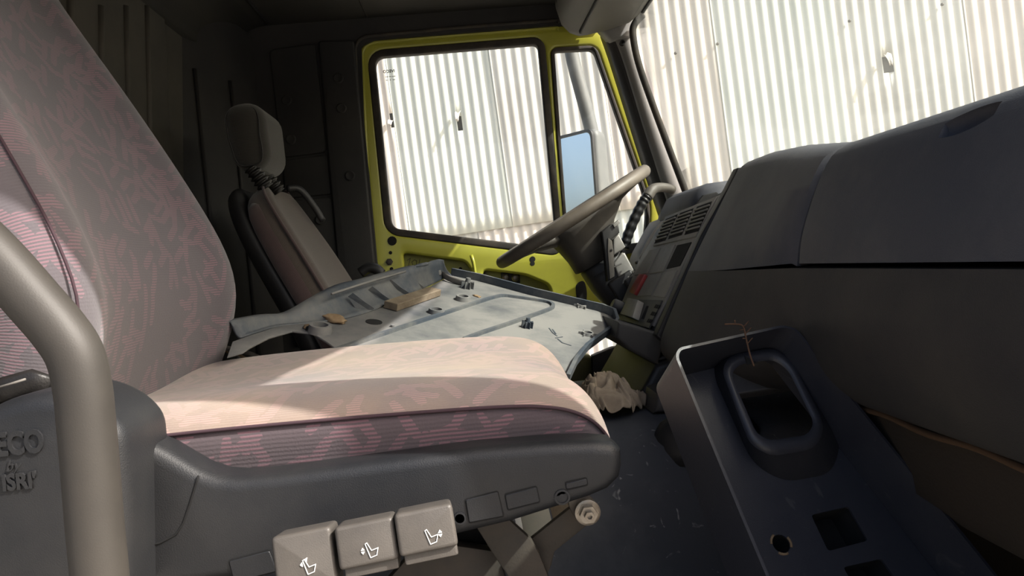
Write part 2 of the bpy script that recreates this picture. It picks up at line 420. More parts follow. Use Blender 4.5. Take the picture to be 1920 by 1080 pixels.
def plate2(name, outer, holes, d0, d1, fr, mat, parent=None):
    """flat plate with holes by constrained triangulation (sharp edges)"""
    from mathutils.geometry import delaunay_2d_cdt
    vs_, ed = [], []
    for pl in [outer]+holes:
        i0 = len(vs_); vs_ += [V((p[0], p[1])) for p in pl]
        ed += [(i0+i, i0+(i+1) % len(pl)) for i in range(len(pl))]
    v2, _, f2, _, _, _ = delaunay_2d_cdt(vs_, ed, [], 0, 1e-6)
    def inside(p, pl):
        c = False
        for i in range(len(pl)):
            a, b = pl[i-1], pl[i]
            if (a[1] > p.y) != (b[1] > p.y) and p.x < (b[0]-a[0])*(p.y-a[1])/(b[1]-a[1])+a[0]: c = not c
        return c
    keep = []
    for f in f2:
        c = (v2[f[0]]+v2[f[1]]+v2[f[2]])/3
        if inside(c, outer) and not any(inside(c, h) for h in holes): keep.append(tuple(f))
    bm = bmesh.new()
    bv = [bm.verts.new(fr.w(p.x, p.y, d1)) for p in v2]
    fcs = [bm.faces.new([bv[i] for i in f]) for f in keep]
    r = bmesh.ops.extrude_face_region(bm, geom=fcs)
    bmesh.ops.translate(bm, verts=[e for e in r['geom'] if isinstance(e, bmesh.types.BMVert)], vec=fr.n*(d0-d1))
    bmesh.ops.delete(bm, geom=[v for v in bm.verts if not v.link_faces], context='VERTS')
    bmesh.ops.recalc_face_normals(bm, faces=bm.faces)
    me = bpy.data.meshes.new(name); bm.to_mesh(me); bm.free()
    return link(name, me, mat, parent)
def rbox(name, c, size, mat, parent=None, bevel=.005, seg=3, rot=None, axes=None, taper=None):
    bm = bmesh.new(); bmesh.ops.create_cube(bm, size=1)
    for v in bm.verts:
        v.co = V((v.co.x*size[0], v.co.y*size[1], v.co.z*size[2]))
        if taper and v.co.z > 0: v.co.x *= taper; v.co.y *= taper
    if bevel: bmesh.ops.bevel(bm, geom=bm.edges[:], offset=bevel, segments=seg, affect='EDGES', profile=.5, clamp_overlap=True)
    if axes:
        R = Matrix((axes[0], axes[1], axes[2])).transposed()
    else: R = rot.to_matrix() if rot else Matrix.Identity(3)
    for v in bm.verts: v.co = R @ v.co + V(c)
    bmesh.ops.recalc_face_normals(bm, faces=bm.faces)
    me = bpy.data.meshes.new(name); bm.to_mesh(me); bm.free()
    o = link(name, me, mat, parent)
    if bevel: autosmooth(o, 50)
    return o
def lathe(name, o0, axis, prof, mat, parent=None, seg=20, smooth=True):
    """prof: (radius, height along axis) list"""
    ax = V(axis).normalized(); a = V((1, 0, 0)) if abs(ax.x) < .8 else V((0, 0, 1))
    a = (a-ax*a.dot(ax)).normalized(); b = ax.cross(a); o0 = V(o0)
    secs = [[o0+ax*h+(a*math.cos(2*math.pi*j/seg)+b*math.sin(2*math.pi*j/seg))*max(r, 1e-4) for j in range(seg)] for r, h in prof]
    o = loft(name, secs, mat, parent, smooth=False)
    if smooth: autosmooth(o, 40)
    return o
def strokes(name, fr, lines, r, mat, parent, lift=.0):
    """thin printed lines lying on a frame, one mesh"""
    vs_, fs = [], []
    for ln in lines:
        for p, q in zip(ln[:-1], ln[1:]):
            p, q = V((p[0], p[1], 0)), V((q[0], q[1], 0)); d = (q-p)
            if d.length < 1e-9: continue
            d.normalize(); nn = V((-d.y, d.x, 0)); p = p-d*r; q = q+d*r
            i = len(vs_)
            for h in (lift, lift+.0008):
                for c in (p+nn*r, p-nn*r, q-nn*r, q+nn*r): vs_.append(fr.w(c.x, c.y, h))
            fs += [(i, i+1, i+2, i+3), (i+4, i+5, i+6, i+7), (i, i+1, i+5, i+4), (i+1, i+2, i+6, i+5), (i+2, i+3, i+7, i+6), (i+3, i, i+4, i+7)]
    return mesh(name, vs_, fs, mat, parent)
def text(name, body, fr, x, y, size, depth, mat, parent, shear=0.0, bold=0.0, sx=1.0, lift=0.0):
    cu = bpy.data.curves.new(name, 'FONT'); cu.body = body; cu.size = size; cu.extrude = depth; cu.shear = shear; cu.offset = bold
    cu.resolution_u = 3
    tmp = bpy.data.objects.new('tmp', cu); COL.objects.link(tmp)
    dg = bpy.context.evaluated_depsgraph_get()
    me = bpy.data.meshes.new_from_object(tmp.evaluated_get(dg))
    bpy.data.objects.remove(tmp); bpy.data.curves.remove(cu)
    me.name = name
    me.transform(fr.mat() @ Matrix.Translation((x, y, lift)) @ Matrix.Diagonal((sx, 1, 1, 1)))
    me.materials.clear()
    return link(name, me, mat, parent)
def boolean_cut(o, cutter):
    md = o.modifiers.new('cut', 'BOOLEAN'); md.operation = 'DIFFERENCE'; md.solver = 'EXACT'; md.object = cutter
    dg = bpy.context.evaluated_depsgraph_get()
    me = bpy.data.meshes.new_from_object(o.evaluated_get(dg))
    o.modifiers.clear(); o.data = me
    cm = cutter.data; bpy.data.objects.remove(cutter); bpy.data.meshes.remove(cm)
    return autosmooth(o, 35)
def PX(fr, pts, lift=0.0):
    return [fr.px(u, v, lift) for u, v in pts]

# ================================================================== THE YARD OUTSIDE
ground = prism('ground', [(-14, -14), (14, -14), (14, 14), (-14, 14)], -.1, 0, Frame((0, 3, -1.75), (1, 0, 0), (0, 0, 1)), M['sand'])
tag(ground, 'pale sandy ground of the yard around the truck', kind='structure')

fence = thing('wall_fence', 'tall corrugated sheet metal fence standing beyond the cab windows', 'fence', (0, 6.5, -1.75))
fence['kind'] = 'structure'
TURN = Matrix.Translation((-.3, 6.5, 0)) @ Matrix.Rotation(math.radians(-13), 4, 'Z') @ Matrix.Translation((.3, -6.5, 0))
LEAN = TURN @ Matrix.Translation((1.5, 6.5, 0)) @ Matrix.Rotation(math.radians(-2.6), 4, 'Y') @ Matrix.Translation((-1.5, -6.5, 0))
PITCH_W = .083
def sheet(x0, nw, z0, z1, y, mt, seed, tears=()):
    per = 10; cols = nw*per+1; rows = 26
    vs_, fs = [], []
    for r in range(rows+1):
        z = z0+(z1-z0)*r/rows
        for c in range(cols):
            x = x0+c*PITCH_W/per
            ph = 2*math.pi*c/per
            s = math.sin(ph); w = .006*(s if abs(s) < .8 else math.copysign(.8+(abs(s)-.8)*.5, s))
            wob = .008*noise.noise(V((x*1.3, z*.9, seed)))
            vs_.append(LEAN @ V((x+.004*noise.noise(V((x*2, z*1.1, seed+5))), y+w+wob, z)))
    for r in range(rows):
        zc = z0+(z1-z0)*(r+.5)/rows
        for c in range(cols-1):
            xc = x0+(c+.5)*PITCH_W/per
            if any(abs(xc-tx)/tw+abs(zc-tz)/th < 1 for tx, tz, tw, th in tears): continue
            i = r*cols+c
            fs.append((i, i+1, i+cols+1, i+cols))
    o = mesh('corrugated_sheet', vs_, fs, mt, fence, smooth=True, solid=.0012)
    return o
def fence_xz(u, v):
    a, b = LEAN.inverted() @ V((0, 0, 0)), LEAN.inverted() @ ray(u, v)
    d = b-a; p = a+d*((6.5-a.y)/d.y); return p.x, p.z
tear_px = [(736, 234, 14, 9), (861, 224, 10, 14), (1664, 118, 10, 16), (1215, 350, 6, 6)]
tears = []
for u, v, du, dv in tear_px:
    x, z = fence_xz(u, v); tears.append((x, z, du*6.5/1400, dv*6.5/1400))
NW = 11; SW = NW*PITCH_W
xa = fence_xz(1346, 130)[0]
k0 = -6
for row, (z0, z1, dy) in enumerate(((-1.8, .42, .012), (.36, 3.6, -.012))):
    for i in range(k0, 7):
        x0 = xa + i*SW + (0 if row else -.31)
        sheet(x0, NW+(1 if i % 2 else 0), z0, z1, 6.5+dy+(.005 if i % 2 else -.003), SHEET[(i*2+row) % 3], i*3.1+row, tears)
# curled tongues of metal at the torn spots
for x, z, w, h in tears:
    secs = []
    for r in range(6):
        t = r/5
        secs.append([LEAN @ V((x+w*(.8-.5*t)*(a-.5)*1.5, 6.475-.05*math.sin(t*1.9)-.004*math.cos(a*9), z+h*.9-h*1.3*t+.01*math.sin(a*8+x))) for a in (0, .25, .5, .75, 1)])
    prism('backing_board', [(-.14, -.16), (.14, -.16), (.14, .16), (-.14, .16)], 0, .01, Frame(LEAN @ V((x, 6.56, z)), LEAN.to_3x3() @ V((1, 0, 0)), LEAN.to_3x3() @ V((0, -1, 0))), M['pillar'], fence)
    loft('torn_tongue', secs, SHEET[2], fence, closed=False, caps=False, solid=.0012)
# fixing screws in rows
scr = None
for zr in (.33, 1.55):
    for i in range(-4, 60, 4):
        if random.random() < .6: continue
        x = xa+i*PITCH_W+.02
        p = LEAN @ V((x, 6.47, zr+.012*noise.noise(V((i*1.7, zr, 0)))))
        if scr is None:
            scr = lathe('fixing_screw', (0, 0, 0), (0, -1, 0), [(.012, -.01), (.012, .002), (.007, .006), (.0001, .007)], M['iron'], None, 8)
            sm = scr.data; bpy.data.objects.remove(scr); scr = sm
        o = bpy.data.objects.new('fixing_screw', scr); COL.objects.link(o)
        o.parent = fence; o.matrix_parent_inverse = Matrix.Translation(-fence.location); o.location = p

# ================================================================== THE CAB SHELL
Y_IN, X_BACK, Z_TOP, Z_FLOOR, Y_NEAR = 2.44, -.77, .83, -.66, .43
FLOOR = Frame((0, 0, 0), (1, 0, 0), (0, 0, 1))
fl = prism('floor', [(-.9, Y_NEAR), (.78, Y_NEAR), (.78, 2.5), (-.9, 2.5)], Z_FLOOR-.03, Z_FLOOR, FLOOR, M['floor'])
tag(fl, 'dusty grey floor covering of the truck cab', kind='structure')

ceil = thing('ceiling', 'dark vinyl headliner of the cab roof', 'ceiling', (0, 1.4, Z_TOP)); ceil['kind'] = 'structure'
prism('headliner', [(-.95, Y_NEAR-.02), (.52, Y_NEAR-.02), (.52, 2.52), (-.95, 2.52)], 0, .04, Frame((0, 0, Z_TOP), (1, 0, 0), (0, 0, 1)), M['roof'], ceil, .004)
# coved corner between headliner, back wall and driver side
arc = [(X_BACK+.05+.13*(1-math.sin(a)), Z_TOP-.13*(1-math.cos(a))) for a in [i*math.pi/16 for i in range(9)]]
def cove(Y): return [V((x, Y, z)) for x, z in arc] + [V((X_BACK-.1, Y, arc[-1][1])), V((X_BACK-.1, Y, Z_TOP+.02)), V((arc[0][0], Y, Z_TOP+.02))]
loft('rear_cove', [cove(Y_NEAR), cove(1.4), cove(2.46)], M['roof'], ceil)
tube('headliner_seam', [V((X_BACK+.19, Y, Z_TOP-.002)) for Y in (Y_NEAR+.02, 1.4, 2.44)], .004, M['trim_dark'], ceil, 6)
p = at(690, 8, Y_IN)
tube('headliner_seam', [V((at(691, 60, Y_IN).x, Y, Z_TOP-.001)) for Y in (1.5, 2.0, 2.44)], .003, M['rubber'], ceil, 6)
side_rail = prism('roof_rail', [(-.95, .735), (.55, .735), (.55, .87), (-.95, .87)], 0, -.07, Frame((0, Y_NEAR-.01, 0), (1, 0, 0), (0, -1, 0)), M['roof'], ceil, .01)

# ---- back wall: leans a little forward at the top, pressed panels and ribs
bw = thing('wall_back', 'dark ribbed vinyl back wall of the cab', 'wall', (X_BACK, 1.4, Z_FLOOR)); bw['kind'] = 'structure'
BT = .045
BW = Frame((X_BACK, 0, 0), (0, 1, 0), V((1, 0, -BT)))          # local x = world Y; local y = up
if BW.y.z < 0: BW = Frame((X_BACK, 0, 0), (0, -1, 0), V((1, 0, -BT)))
sgn = 1 if BW.x.y > 0 else -1
def bwp(u, v): return BW.px(u, v)
def bwy(Y, z): return (sgn*Y, z)
prism('back_panel', [bwy(Y_NEAR, Z_FLOOR), bwy(2.5, Z_FLOOR), bwy(2.5, Z_TOP), bwy(Y_NEAR, Z_TOP)], -.05, 0, BW, M['backwall'], bw)
def raised(pxs, r, h, name='pressed_panel', bevel=.006):
    return prism(name, round_poly(PX(BW, pxs), r), -.004, h, BW, M['backwall'], bw, bevel)
raised([(120, -260), (298, -20), (316, 330), (250, 400), (130, 330)], .05, .012)
raised([(362, -80), (433, 10), (446, 386), (358, 368)], .04, .012)
raised([(20, -400), (100, -200), (110, 300), (20, 260)], .05, .012)
for xs in ((176, 180), (224, 232), (264, 272), (386, 392), (408, 416)):
    a, b = V((*bwp(xs[0], 12), 0)), V((*bwp(xs[1], 330), 0))
    tube('rib', [BW.w(a.x+(b.x-a.x)*t, a.y+(b.y-a.y)*t, .013) for t in (0, .25, .5, .75, 1)], .0075, M['backwall'], bw, 8)
for x0, x1 in ((470, 474), (460, 462)):
    a, b = V((*bwp(x0, 100), 0)), V((*bwp(x1, 340), 0))
    tube('rib', [BW.w(a.x+(b.x-a.x)*t, a.y+(b.y-a.y)*t, .002) for t in (0, .5, 1)], .006, M['backwall'], bw, 8)
# lower locker panel with a grid of slots
lk = prism('vent_panel', round_poly(PX(BW, [(365, 372), (462, 396), (470, 560), (300, 560), (330, 372)]), .02), -.002, .016, BW, M['trim_dark'], bw, .006)
for ln in ([(372, 386), (455, 404), (464, 545)],):
    tube('vent_panel_bead', [BW.w(*BW.px(u, v), .017) for u, v in ln], .004, M['backwall'], lk, 6)
slot = None
for r in range(9):
    if r == 4: continue
    for c in range(8):
        u = 388+c*9.4+r*1.5; v = 404+r*11.4+c*1.6
        if c > 6: continue
        a, b = BW.px(u, v)
        if slot is None:
            o = rbox('vent_slot', (0, 0, 0), (.003, .016, .006), M['backwall'], None, .001, 1)
            slot = o.data; bpy.data.objects.remove(o)
        o = bpy.data.objects.new('vent_slot', slot); COL.objects.link(o); o.parent = lk
        o.location = BW.w(a, b, .017); o.matrix_parent_inverse = parent_matrix(lk).inverted()

# ---- driver-side trim behind the door
SD = side(Y_IN)
wl = thing('wall_left', 'dark side trim between the cab back wall and the yellow door', 'wall', (-.5, Y_IN, Z_FLOOR)); wl['kind'] = 'structure'
def sp(u, v): return SD.px(u, v)
dl_top, dl_bot = sp(672, 96), sp(714, 540)
slope = (dl_bot[0]-dl_top[0])/(dl_bot[1]-dl_top[1])
def door_left(z): return dl_top[0]+slope*(z-dl_top[1])
prism('side_panel', [(-.95, Z_FLOOR), (-.95, Z_TOP), (.5, Z_TOP), (.5, sp(1000, 48)[1]), sp(700, 72), sp(676, 84), (door_left(.5)-.006, .5), (door_left(Z_FLOOR)-.006, Z_FLOOR)], -.05, -.012, SD, M['trim_dark'], wl)
bp0 = [sp(597, 76), sp(668, 72), sp(664, 90)] 
prism('pillar_cover', round_poly([sp(597, 78), sp(664, 76), (door_left(.70)-.012, .70), (door_left(Z_FLOOR)-.012, Z_FLOOR), (sp(634, 500)[0]+.03, Z_FLOOR), sp(634, 500)], .01), -.02, .006, SD, M['trim_dark'], wl, .006)
prism('rear_side_panel', round_poly([sp(503, 92), sp(590, 80), sp(612, 285), sp(527, 296)], .02), -.02, -.004, SD, M['trim_dark'], wl, .005)
prism('rear_side_panel', round_poly([sp(528, 300), sp(613, 289), sp(620, 364), sp(534, 372)], .01), -.02, -.006, SD, M['trim_dark'], wl, .004)
prism('rear_side_panel', round_poly([sp(535, 377), sp(621, 368), sp(650, 640), sp(552, 650)], .015), -.02, -.004, SD, M['trim_dark'], wl, .005)
for u, v, l in ((537, 188, -.004), (545, 261, -.004), (600, 412, -.004), (540, 470, -.004), (641, 204, .006), (657, 330, .006), (635, 148, .006)):
    a, b = sp(u, v)
    lathe('trim_clip', SD.w(a, b, l), SD.n, [(.0165, 0), (.0165, .003), (.013, .005), (.006, .0035), (.0001, .0035)], M['trim_dark'], wl, 16)

prism('corner_panel', [(-.80, 2.00), (-.755, 2.06), (-.70, 2.22), (-.655, 2.36), (-.64, 2.46), (-.80, 2.46)], Z_FLOOR, Z_TOP-.02, FLOOR, M['trim_dark'], wl, .01)
for x_, y_ in ((-.728, 2.14), (-.678, 2.29)):
    tube('corner_rib', [V((x_+.004, y_-.002, z)) for z in (-.4, 0, .3, .62)], .006, M['trim_dark'], wl, 8)
prism('kick_panel', [SD.px(1150, 652), SD.px(1330, 630), SD.px(1330, 820), SD.px(1112, 820), SD.px(1112, 668)], -.05, -.01, SD, M['trim_dark'], wl, .004)

# ================================================================== THE YELLOW DRIVER DOOR
door = thing('door_1', 'yellow driver door with bare metal inner panel and two windows', 'door', (0, Y_IN+.03, -.6)); door['kind'] = 'structure'
DR = side(Y_IN+.045)
def dp(u, v): return DR.px(u, v)
outer = round_poly([dp(666, 76), dp(1040, 46), dp(1122, 52), dp(1170, 170), dp(1232, 372), dp(1252, 470), dp(1150, 585), dp(1092, 600), dp(1074, 560), dp(1068, 700), dp(716, 720)], [.05, .0, .02, .03, .05, .03, .02, .02, .03, .05, .05])
win = round_poly([dp(703, 109), dp(1008, 84), dp(1043, 466), dp(735, 428)], [.035, .02, .02, .03], 6)
qtr = round_poly([dp(1039, 98), dp(1112, 94), dp(1212, 384), dp(1206, 458), dp(1066, 470)], [.012, .02, .05, .03, .02], 5)
def grow(poly, d):
    k = len(poly); out = []
    cx = sum(p[0] for p in poly)/k; cy = sum(p[1] for p in poly)/k
    A = sum(poly[i-1][0]*poly[i][1]-poly[i][0]*poly[i-1][1] for i in range(k))
    s = 1 if A > 0 else -1
    for i in range(k):
        a, b, c = V(poly[i-1]), V(poly[i]), V(poly[(i+1) % k])
        t = (c-a).normalized(); out.append((b.x+t.y*d*s, b.y-t.x*d*s))
    return out
recA = round_poly([dp(756, 474), dp(872, 490), dp(884, 508), dp(890, 640), dp(770, 640)], .015)
recB = round_poly([dp(905, 506), dp(985, 516), dp(1030, 535), dp(1040, 600), dp(1040, 660), dp(910, 660)], .02)
spk = round_poly([dp(1078, 532), dp(1094, 524), dp(1100, 545), dp(1098, 575), dp(1082, 585)], .02)
frame_o = plate('door_frame', outer, [grow(win, .02), grow(qtr, .012), recA, recB], -.035, .012, DR, M['yellow'], door, .010)
prism('inner_skin', [dp(745, 462), dp(1055, 512), dp(1058, 690), dp(750, 690)], -.05, -.03, DR, M['yellow_dk'], door)
plate('window_seal', grow(win, .024), [win], -.02, .013, DR, M['rubber'], door, .005)
plate('window_seal', grow(qtr, .013), [qtr], -.02, .014, DR, M['rubber'], door, .004)
pane = prism('window_pane', grow(win, .004), -.008, -.003, DR, M['glass'], door)
prism('quarter_pane', grow(qtr, .004), -.008, -.003, DR, M['glass'], door)
# printed mark on the glass, made to be read from outside
OUT = Frame(DR.w(*dp(740, 134), -.0085), (-1, 0, 0), (0, 1, 0))
w_ = abs(dp(719, 131)[0]-dp(740, 131)[0])
text('glass_print', 'IVECO', OUT, 0, 0, .0135, .0003, M['ink'], pane, bold=.0004, sx=1.0)
for i, (a, b) in enumerate(((.000, .010), (.014, .020), (.024, .032))):
    strokes('glass_print', OUT, [[(a, -.013), (b, -.013)], [(a+.002, -.024), (b-.001, -.024)]], .0009, M['iron'], pane)
# raised outer fold of the frame, lit along the top
rim = [DR.w(a, b, .012) for a, b in round_poly([dp(714, 700), dp(690, 330), dp(678, 84), dp(860, 68), dp(1046, 54)], [.01, .05, .05, .02, .01], 8)]
tube('door_fold', rim, .007, M['yellow'], door, 8)
tube('door_opening_seal', [DR.w(a, b, .035) for a, b in round_poly([dp(722, 690), dp(680, 330), dp(668, 76), dp(860, 58), dp(1046, 44)], [.01, .05, .05, .02, .01], 8)], .006, M['rubber'], door, 8)
# belt ridge pressings
tube('pressed_ridge', [DR.w(*dp(u, v), .009) for u, v in ((884, 478), (888, 492), (891, 512), (898, 532))], .006, M['yellow'], door, 8)
tube('pressed_ridge', [DR.w(*dp(u, v), .006) for u, v in ((752, 468), (760, 470), (870, 486))], .004, M['yellow'], door, 8)
hz = [(736, 452, 8), (733, 474, 3), (735, 504, 3), (998, 486, 5), (998, 494, 4), (863, 504, 3)]
for u, v, rp in hz:
    r_ = rp*Y_IN/1400; a, b = dp(u, v)
    lathe('panel_hole', DR.w(a, b, .0125 if u != 863 else -.0295), DR.n, [(r_*1.1, -.002), (r_*1.1, .0006), (.0001, .0008)], M['hole'], door, 14)
bl = lathe('door_bolt', DR.w(*dp(731, 491), .012), DR.n, [(.012, 0), (.012, .003), (.008, .0035), (.0075, .009), (.0001, .010)], M['iron'], door, 6)
lathe('door_bolt', DR.w(*dp(910, 515), -.03), DR.n, [(.008, 0), (.008, .004), (.005, .005), (.0001, .007)], M['steel'], door, 12)
pb = rbox('catch_plate', DR.w(*dp(958, 521), -.027), (.062, .006, .042), M['black'], door, .002)
for u, v in ((949, 521), (967, 521)):
    lathe('catch_screw', DR.w(*dp(u, v), -.024), DR.n, [(.013, 0), (.013, .002), (.010, .005), (.006, .006), (.0001, .007)], M['steel'], pb, 16)
strokes('chalk_number', DR, [PX(DR, l) for l in ([(762, 488), (768, 484), (764, 500)], [(776, 487), (771, 491), (773, 498), (779, 497), (780, 489), (776, 487)], [(786, 486), (784, 498)])], .0008, M['iron'], door, -.0285)
tag(door.children[-1], 'handwritten digits in pencil')
# dark recess of the removed speaker at the lower front corner of the door
prism('speaker_recess', spk, .0, .0135, DR, M['hole'], door, .001)

# opening edge below the quarter glass and sill beam
sb = prism('trim_1', round_poly([dp(1160, 460), dp(1240, 448), dp(1240, 466), dp(1160, 478)], .004), 0, .05, DR, M['black'], None, .004)
tag(sb, 'black ledge under the small quarter window', kind='structure')
sill = prism('trim_2', round_poly([dp(740, 730), dp(1108, 662), dp(1112, 800), dp(760, 880)], .02), -.03, .03, DR, M['yellow_dull'], None, .01)
tag(sill, 'yellow door sill low behind the engine hump', kind='structure')

# ================================================================== PILLAR, WINDSHIELD
pil = thing('trim_3', 'light grey windshield pillar trim beside the small quarter window', 'pillar', (.6, 2.36, .1)); pil['kind'] = 'structure'
def strip(name, L_, R_, YL, YR, mt, th, n=6):
    l = spline([at(u, v, YL) for u, v in L_], n); r = spline([at(u, v, YR) for u, v in R_], n)
    secs = []
    for a, b in zip(l, r):
        mid = (a+b)/2; d = (b-a); out = V((0, -1, 0))
        secs.append([a, a.lerp(b, .08)+out*th*.7, mid+out*th, a.lerp(b, .92)+out*th*.7, b, b-out*.05, a-out*.05])
    return loft(name, secs, mt, pil)
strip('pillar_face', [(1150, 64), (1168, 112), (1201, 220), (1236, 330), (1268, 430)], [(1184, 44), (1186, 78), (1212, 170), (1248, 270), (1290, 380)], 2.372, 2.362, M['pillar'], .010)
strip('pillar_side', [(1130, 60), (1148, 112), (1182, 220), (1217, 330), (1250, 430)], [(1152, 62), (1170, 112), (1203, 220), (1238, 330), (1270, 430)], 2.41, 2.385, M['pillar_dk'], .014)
strip('pillar_cap', [(1116, 42), (1130, 58), (1146, 76)], [(1196, 20), (1186, 44), (1183, 70)], 2.365, 2.355, M['pillar'], .010)
lathe('pillar_screw', at(1167, 80, 2.352), (0, -1, .1), [(.008, -.01), (.008, .004), (.005, .004), (.004, 0), (.0001, 0)], M['hole'], pil, 12)

seal_px = [(1250, -30), (1236, 0), (1205, 28), (1190, 45), (1187, 68), (1200, 128), (1240, 240), (1284, 356), (1300, 400)]
seal_pts = [at(u, v, 2.32+.0*i) for i, (u, v) in enumerate(seal_px)]
w1 = thing('window_1', 'large dusty windshield in front of the dashboard', 'window', (.6, 1.4, .1)); w1['kind'] = 'structure'
tube('windshield_seal', spline(seal_pts[2:], 6), .011, M['rubber'], w1, 8)
e_bot, e_top = at(1300, 400, 2.33), at(1187, 40, 2.33)
secs = []
for i in range(9):
    t = -.06+i/8*1.1
    row = []
    for j in range(15):
        s = j/14; Y = 2.33-(2.33-.47)*s
        bow = .16*(1-abs(2*s-1)**2.4)
        row.append(V((e_bot.x+(e_top.x-e_bot.x)*t+bow, Y, e_bot.z+(e_top.z-e_bot.z)*t)))
    secs.append(row)
loft('windshield_pane', secs, M['windshield'], w1, closed=False, caps=False, solid=.005)
# header over the windshield and the passenger-side pillar, beyond the frame
hd = [[V((x+.16*(1-abs(2*s-1)**2.4), 2.4-(2.4-.42)*s, z)) for x, z in ((.42, .74), (.42, .86), (.56, .86), (.53, .74))] for s in [k/12 for k in range(13)]]
loft('windshield_header', hd, M['roof'], w1)
npl = [[V((x+dx, Y, z)) for dx, Y in ((-.045, .40), (.06, .40), (.07, .47), (-.035, .48))] for x, z in ((.72, -.05), (.655, .19), (.58, .45), (.50, .72), (.47, .82))]
np_ = loft('trim_4', npl, M['pillar_dk'])
tag(np_, 'dark passenger-side windshield pillar beside the dashboard', kind='structure')
# firewall
fw = prism('wall_front', [(Y_NEAR, Z_FLOOR), (2.40, Z_FLOOR), (2.40, .02), (Y_NEAR, .02)], 0, .04, Frame((.70, 0, 0), (0, 1, 0), (1, 0, 0)), M['rust'])
tag(fw, 'brown carpeted bulkhead under the dashboard', kind='structure')
tag(prism('wall_right', [(.35, Z_FLOOR), (.78, Z_FLOOR), (.78, -.02), (.62, -.02)], 0, .03, side(Y_NEAR), M['trim_dark']), 'dark kick panel in the passenger footwell', kind='structure')

# ================================================================== ENGINE HUMP
hump_prof = [(1.17, Z_FLOOR), (1.18, -.50), (1.205, -.40), (1.25, -.335), (1.32, -.305), (1.42, -.30), (1.75, -.30), (1.86, -.31), (1.92, -.36), (1.94, Z_FLOOR)]
secs = []
for X, dz, ins in ((-.76, 0, 0), (-.4, 0, 0), (0, 0, 0), (.2, 0, 0), (.45, .0, 0), (.69, .0, 0)):
    secs.append([V((X, y+ins, z+dz)) for y, z in hump_prof])
hump = loft('engine_hump', secs, M['hump'], None)
autosmooth(hump, 50)
tag(hump, 'dark scuffed engine hump between the two seats', 'engine cover')

# ================================================================== PASSENGER SEAT (foreground)
ps = thing('passenger_seat', 'large pink and grey patterned suspension seat in the foreground', 'seat', (-.15, 1.0, Z_FLOOR))
Y0, Y1, ZB = .738, 1.272, -.225
def cush(x, zt, ins, zb=ZB):
    a, b = Y0+ins, Y1-ins; mid = (a+b)/2
    return [V((x, y, z)) for y, z in (
        (a+.02, zb), (a+.004, zb+.02), (a-.004, (zb+zt)/2), (a-.010, zt-.028), (a-.008, zt-.013), (a+.004, zt-.003), (a+.03, zt+.008), (a+.075, zt+.012),
        (a+.14, zt+.006), (mid, zt-.004), (b-.14, zt+.006), (b-.075, zt+.014), (b-.03, zt+.010), (b-.004, zt-.003), (b+.008, zt-.013), (b+.010, zt-.028),
        (b+.004, (zb+zt)/2), (b-.004, zb+.02), (b-.02, zb))]
cs = [(-.47, -.135, .02), (-.44, -.125, .004), (-.36, -.122, 0), (-.26, -.121, 0), (-.16, -.122, 0), (-.06, -.124, 0), (.02, -.127, 0), (.06, -.132, .001), (.085, -.140, .004), (.104, -.153, .010), (.117, -.170, .018), (.126, -.19, .03), (.129, -.212, .045)]
def split_seat():
    secs = [cush(*c) for c in cs]
    o = loft('seat_cushion', secs, M['fabric_cushion'], ps, sub=2, uvmode='long')
    # the boxing below the near and far seam is its own darker cloth
    o.data.materials.append(M['fabric_box'])
    k = len(secs[0])
    for p in o.data.polygons:
        js = [vi % k for vi in p.vertices]
        if len(js) == 4 and (max(js) <= 4 or min(js) >= 14): p.material_index = 1
    return o
split_seat()
pip = [V((x, Y0+i-.009, z-.013)) for x, z, i in cs[1:-1]]
tube('seam_piping', spline(pip, 4), .0019, M['piping'], ps, 6)
tube('seam_piping', spline([V((p.x, Y0+Y1-p.y, p.z)) for p in pip], 4), .0028, M['piping'], ps, 6)

# backrest
bk = [  # front X (at bolster), z, half width, thickness
    (-.470, -.215, .240, .085), (-.452, -.17, .254, .10), (-.414, -.09, .266, .115), (-.390, -.01, .274, .12), (-.402, .06, .274, .12), (-.436, .14, .268, .12),
    (-.490, .25, .258, .12), (-.548, .36, .246, .115), (-.604, .46, .232, .095), (-.642, .555, .21, .075), (-.664, .625, .175, .06), (-.674, .66, .13, .045)]
def back_sec(i):
    X, z, hw, th = bk[i]
    p0 = V((bk[max(i-1, 0)][0], 0, bk[max(i-1, 0)][1])); p1 = V((bk[min(i+1, len(bk)-1)][0], 0, bk[min(i+1, len(bk)-1)][1]))
    t = (p1-p0).normalized(); n = V((t.z, 0, -t.x))
    c = V((X, 1.005, z)); out = []
    dep = .022 if 1 < i < 9 else .012
    for y, d in ((-1.0, -.55*th), (-1.015, -.28*th), (-.985, -.09*th), (-.93, -.015*th), (-.82, .008), (-.70, .002), (-.60, -dep*.6), (-.3, -dep), (0, -dep*1.1), (.3, -dep), (.60, -dep*.6), (.70, .002), (.82, .008), (.93, -.015*th), (.985, -.09*th), (1.015, -.28*th), (1.0, -.55*th), (.92, -.92*th), (.6, -th), (0, -th), (-.6, -th), (-.92, -.92*th)):
        out.append(c + V((0, y*hw, 0)) + n*d)
    return out
loft('backrest', [back_sec(i) for i in range(len(bk))], M['fabric'], ps, sub=2, uvmode='ring')
for j, off in ((3, .001),):
    tube('backrest_piping', spline([back_sec(i)[j]+V((.002, 0, 0)) for i in range(1, 11)], 4), .0016, M['piping'], ps, 6)
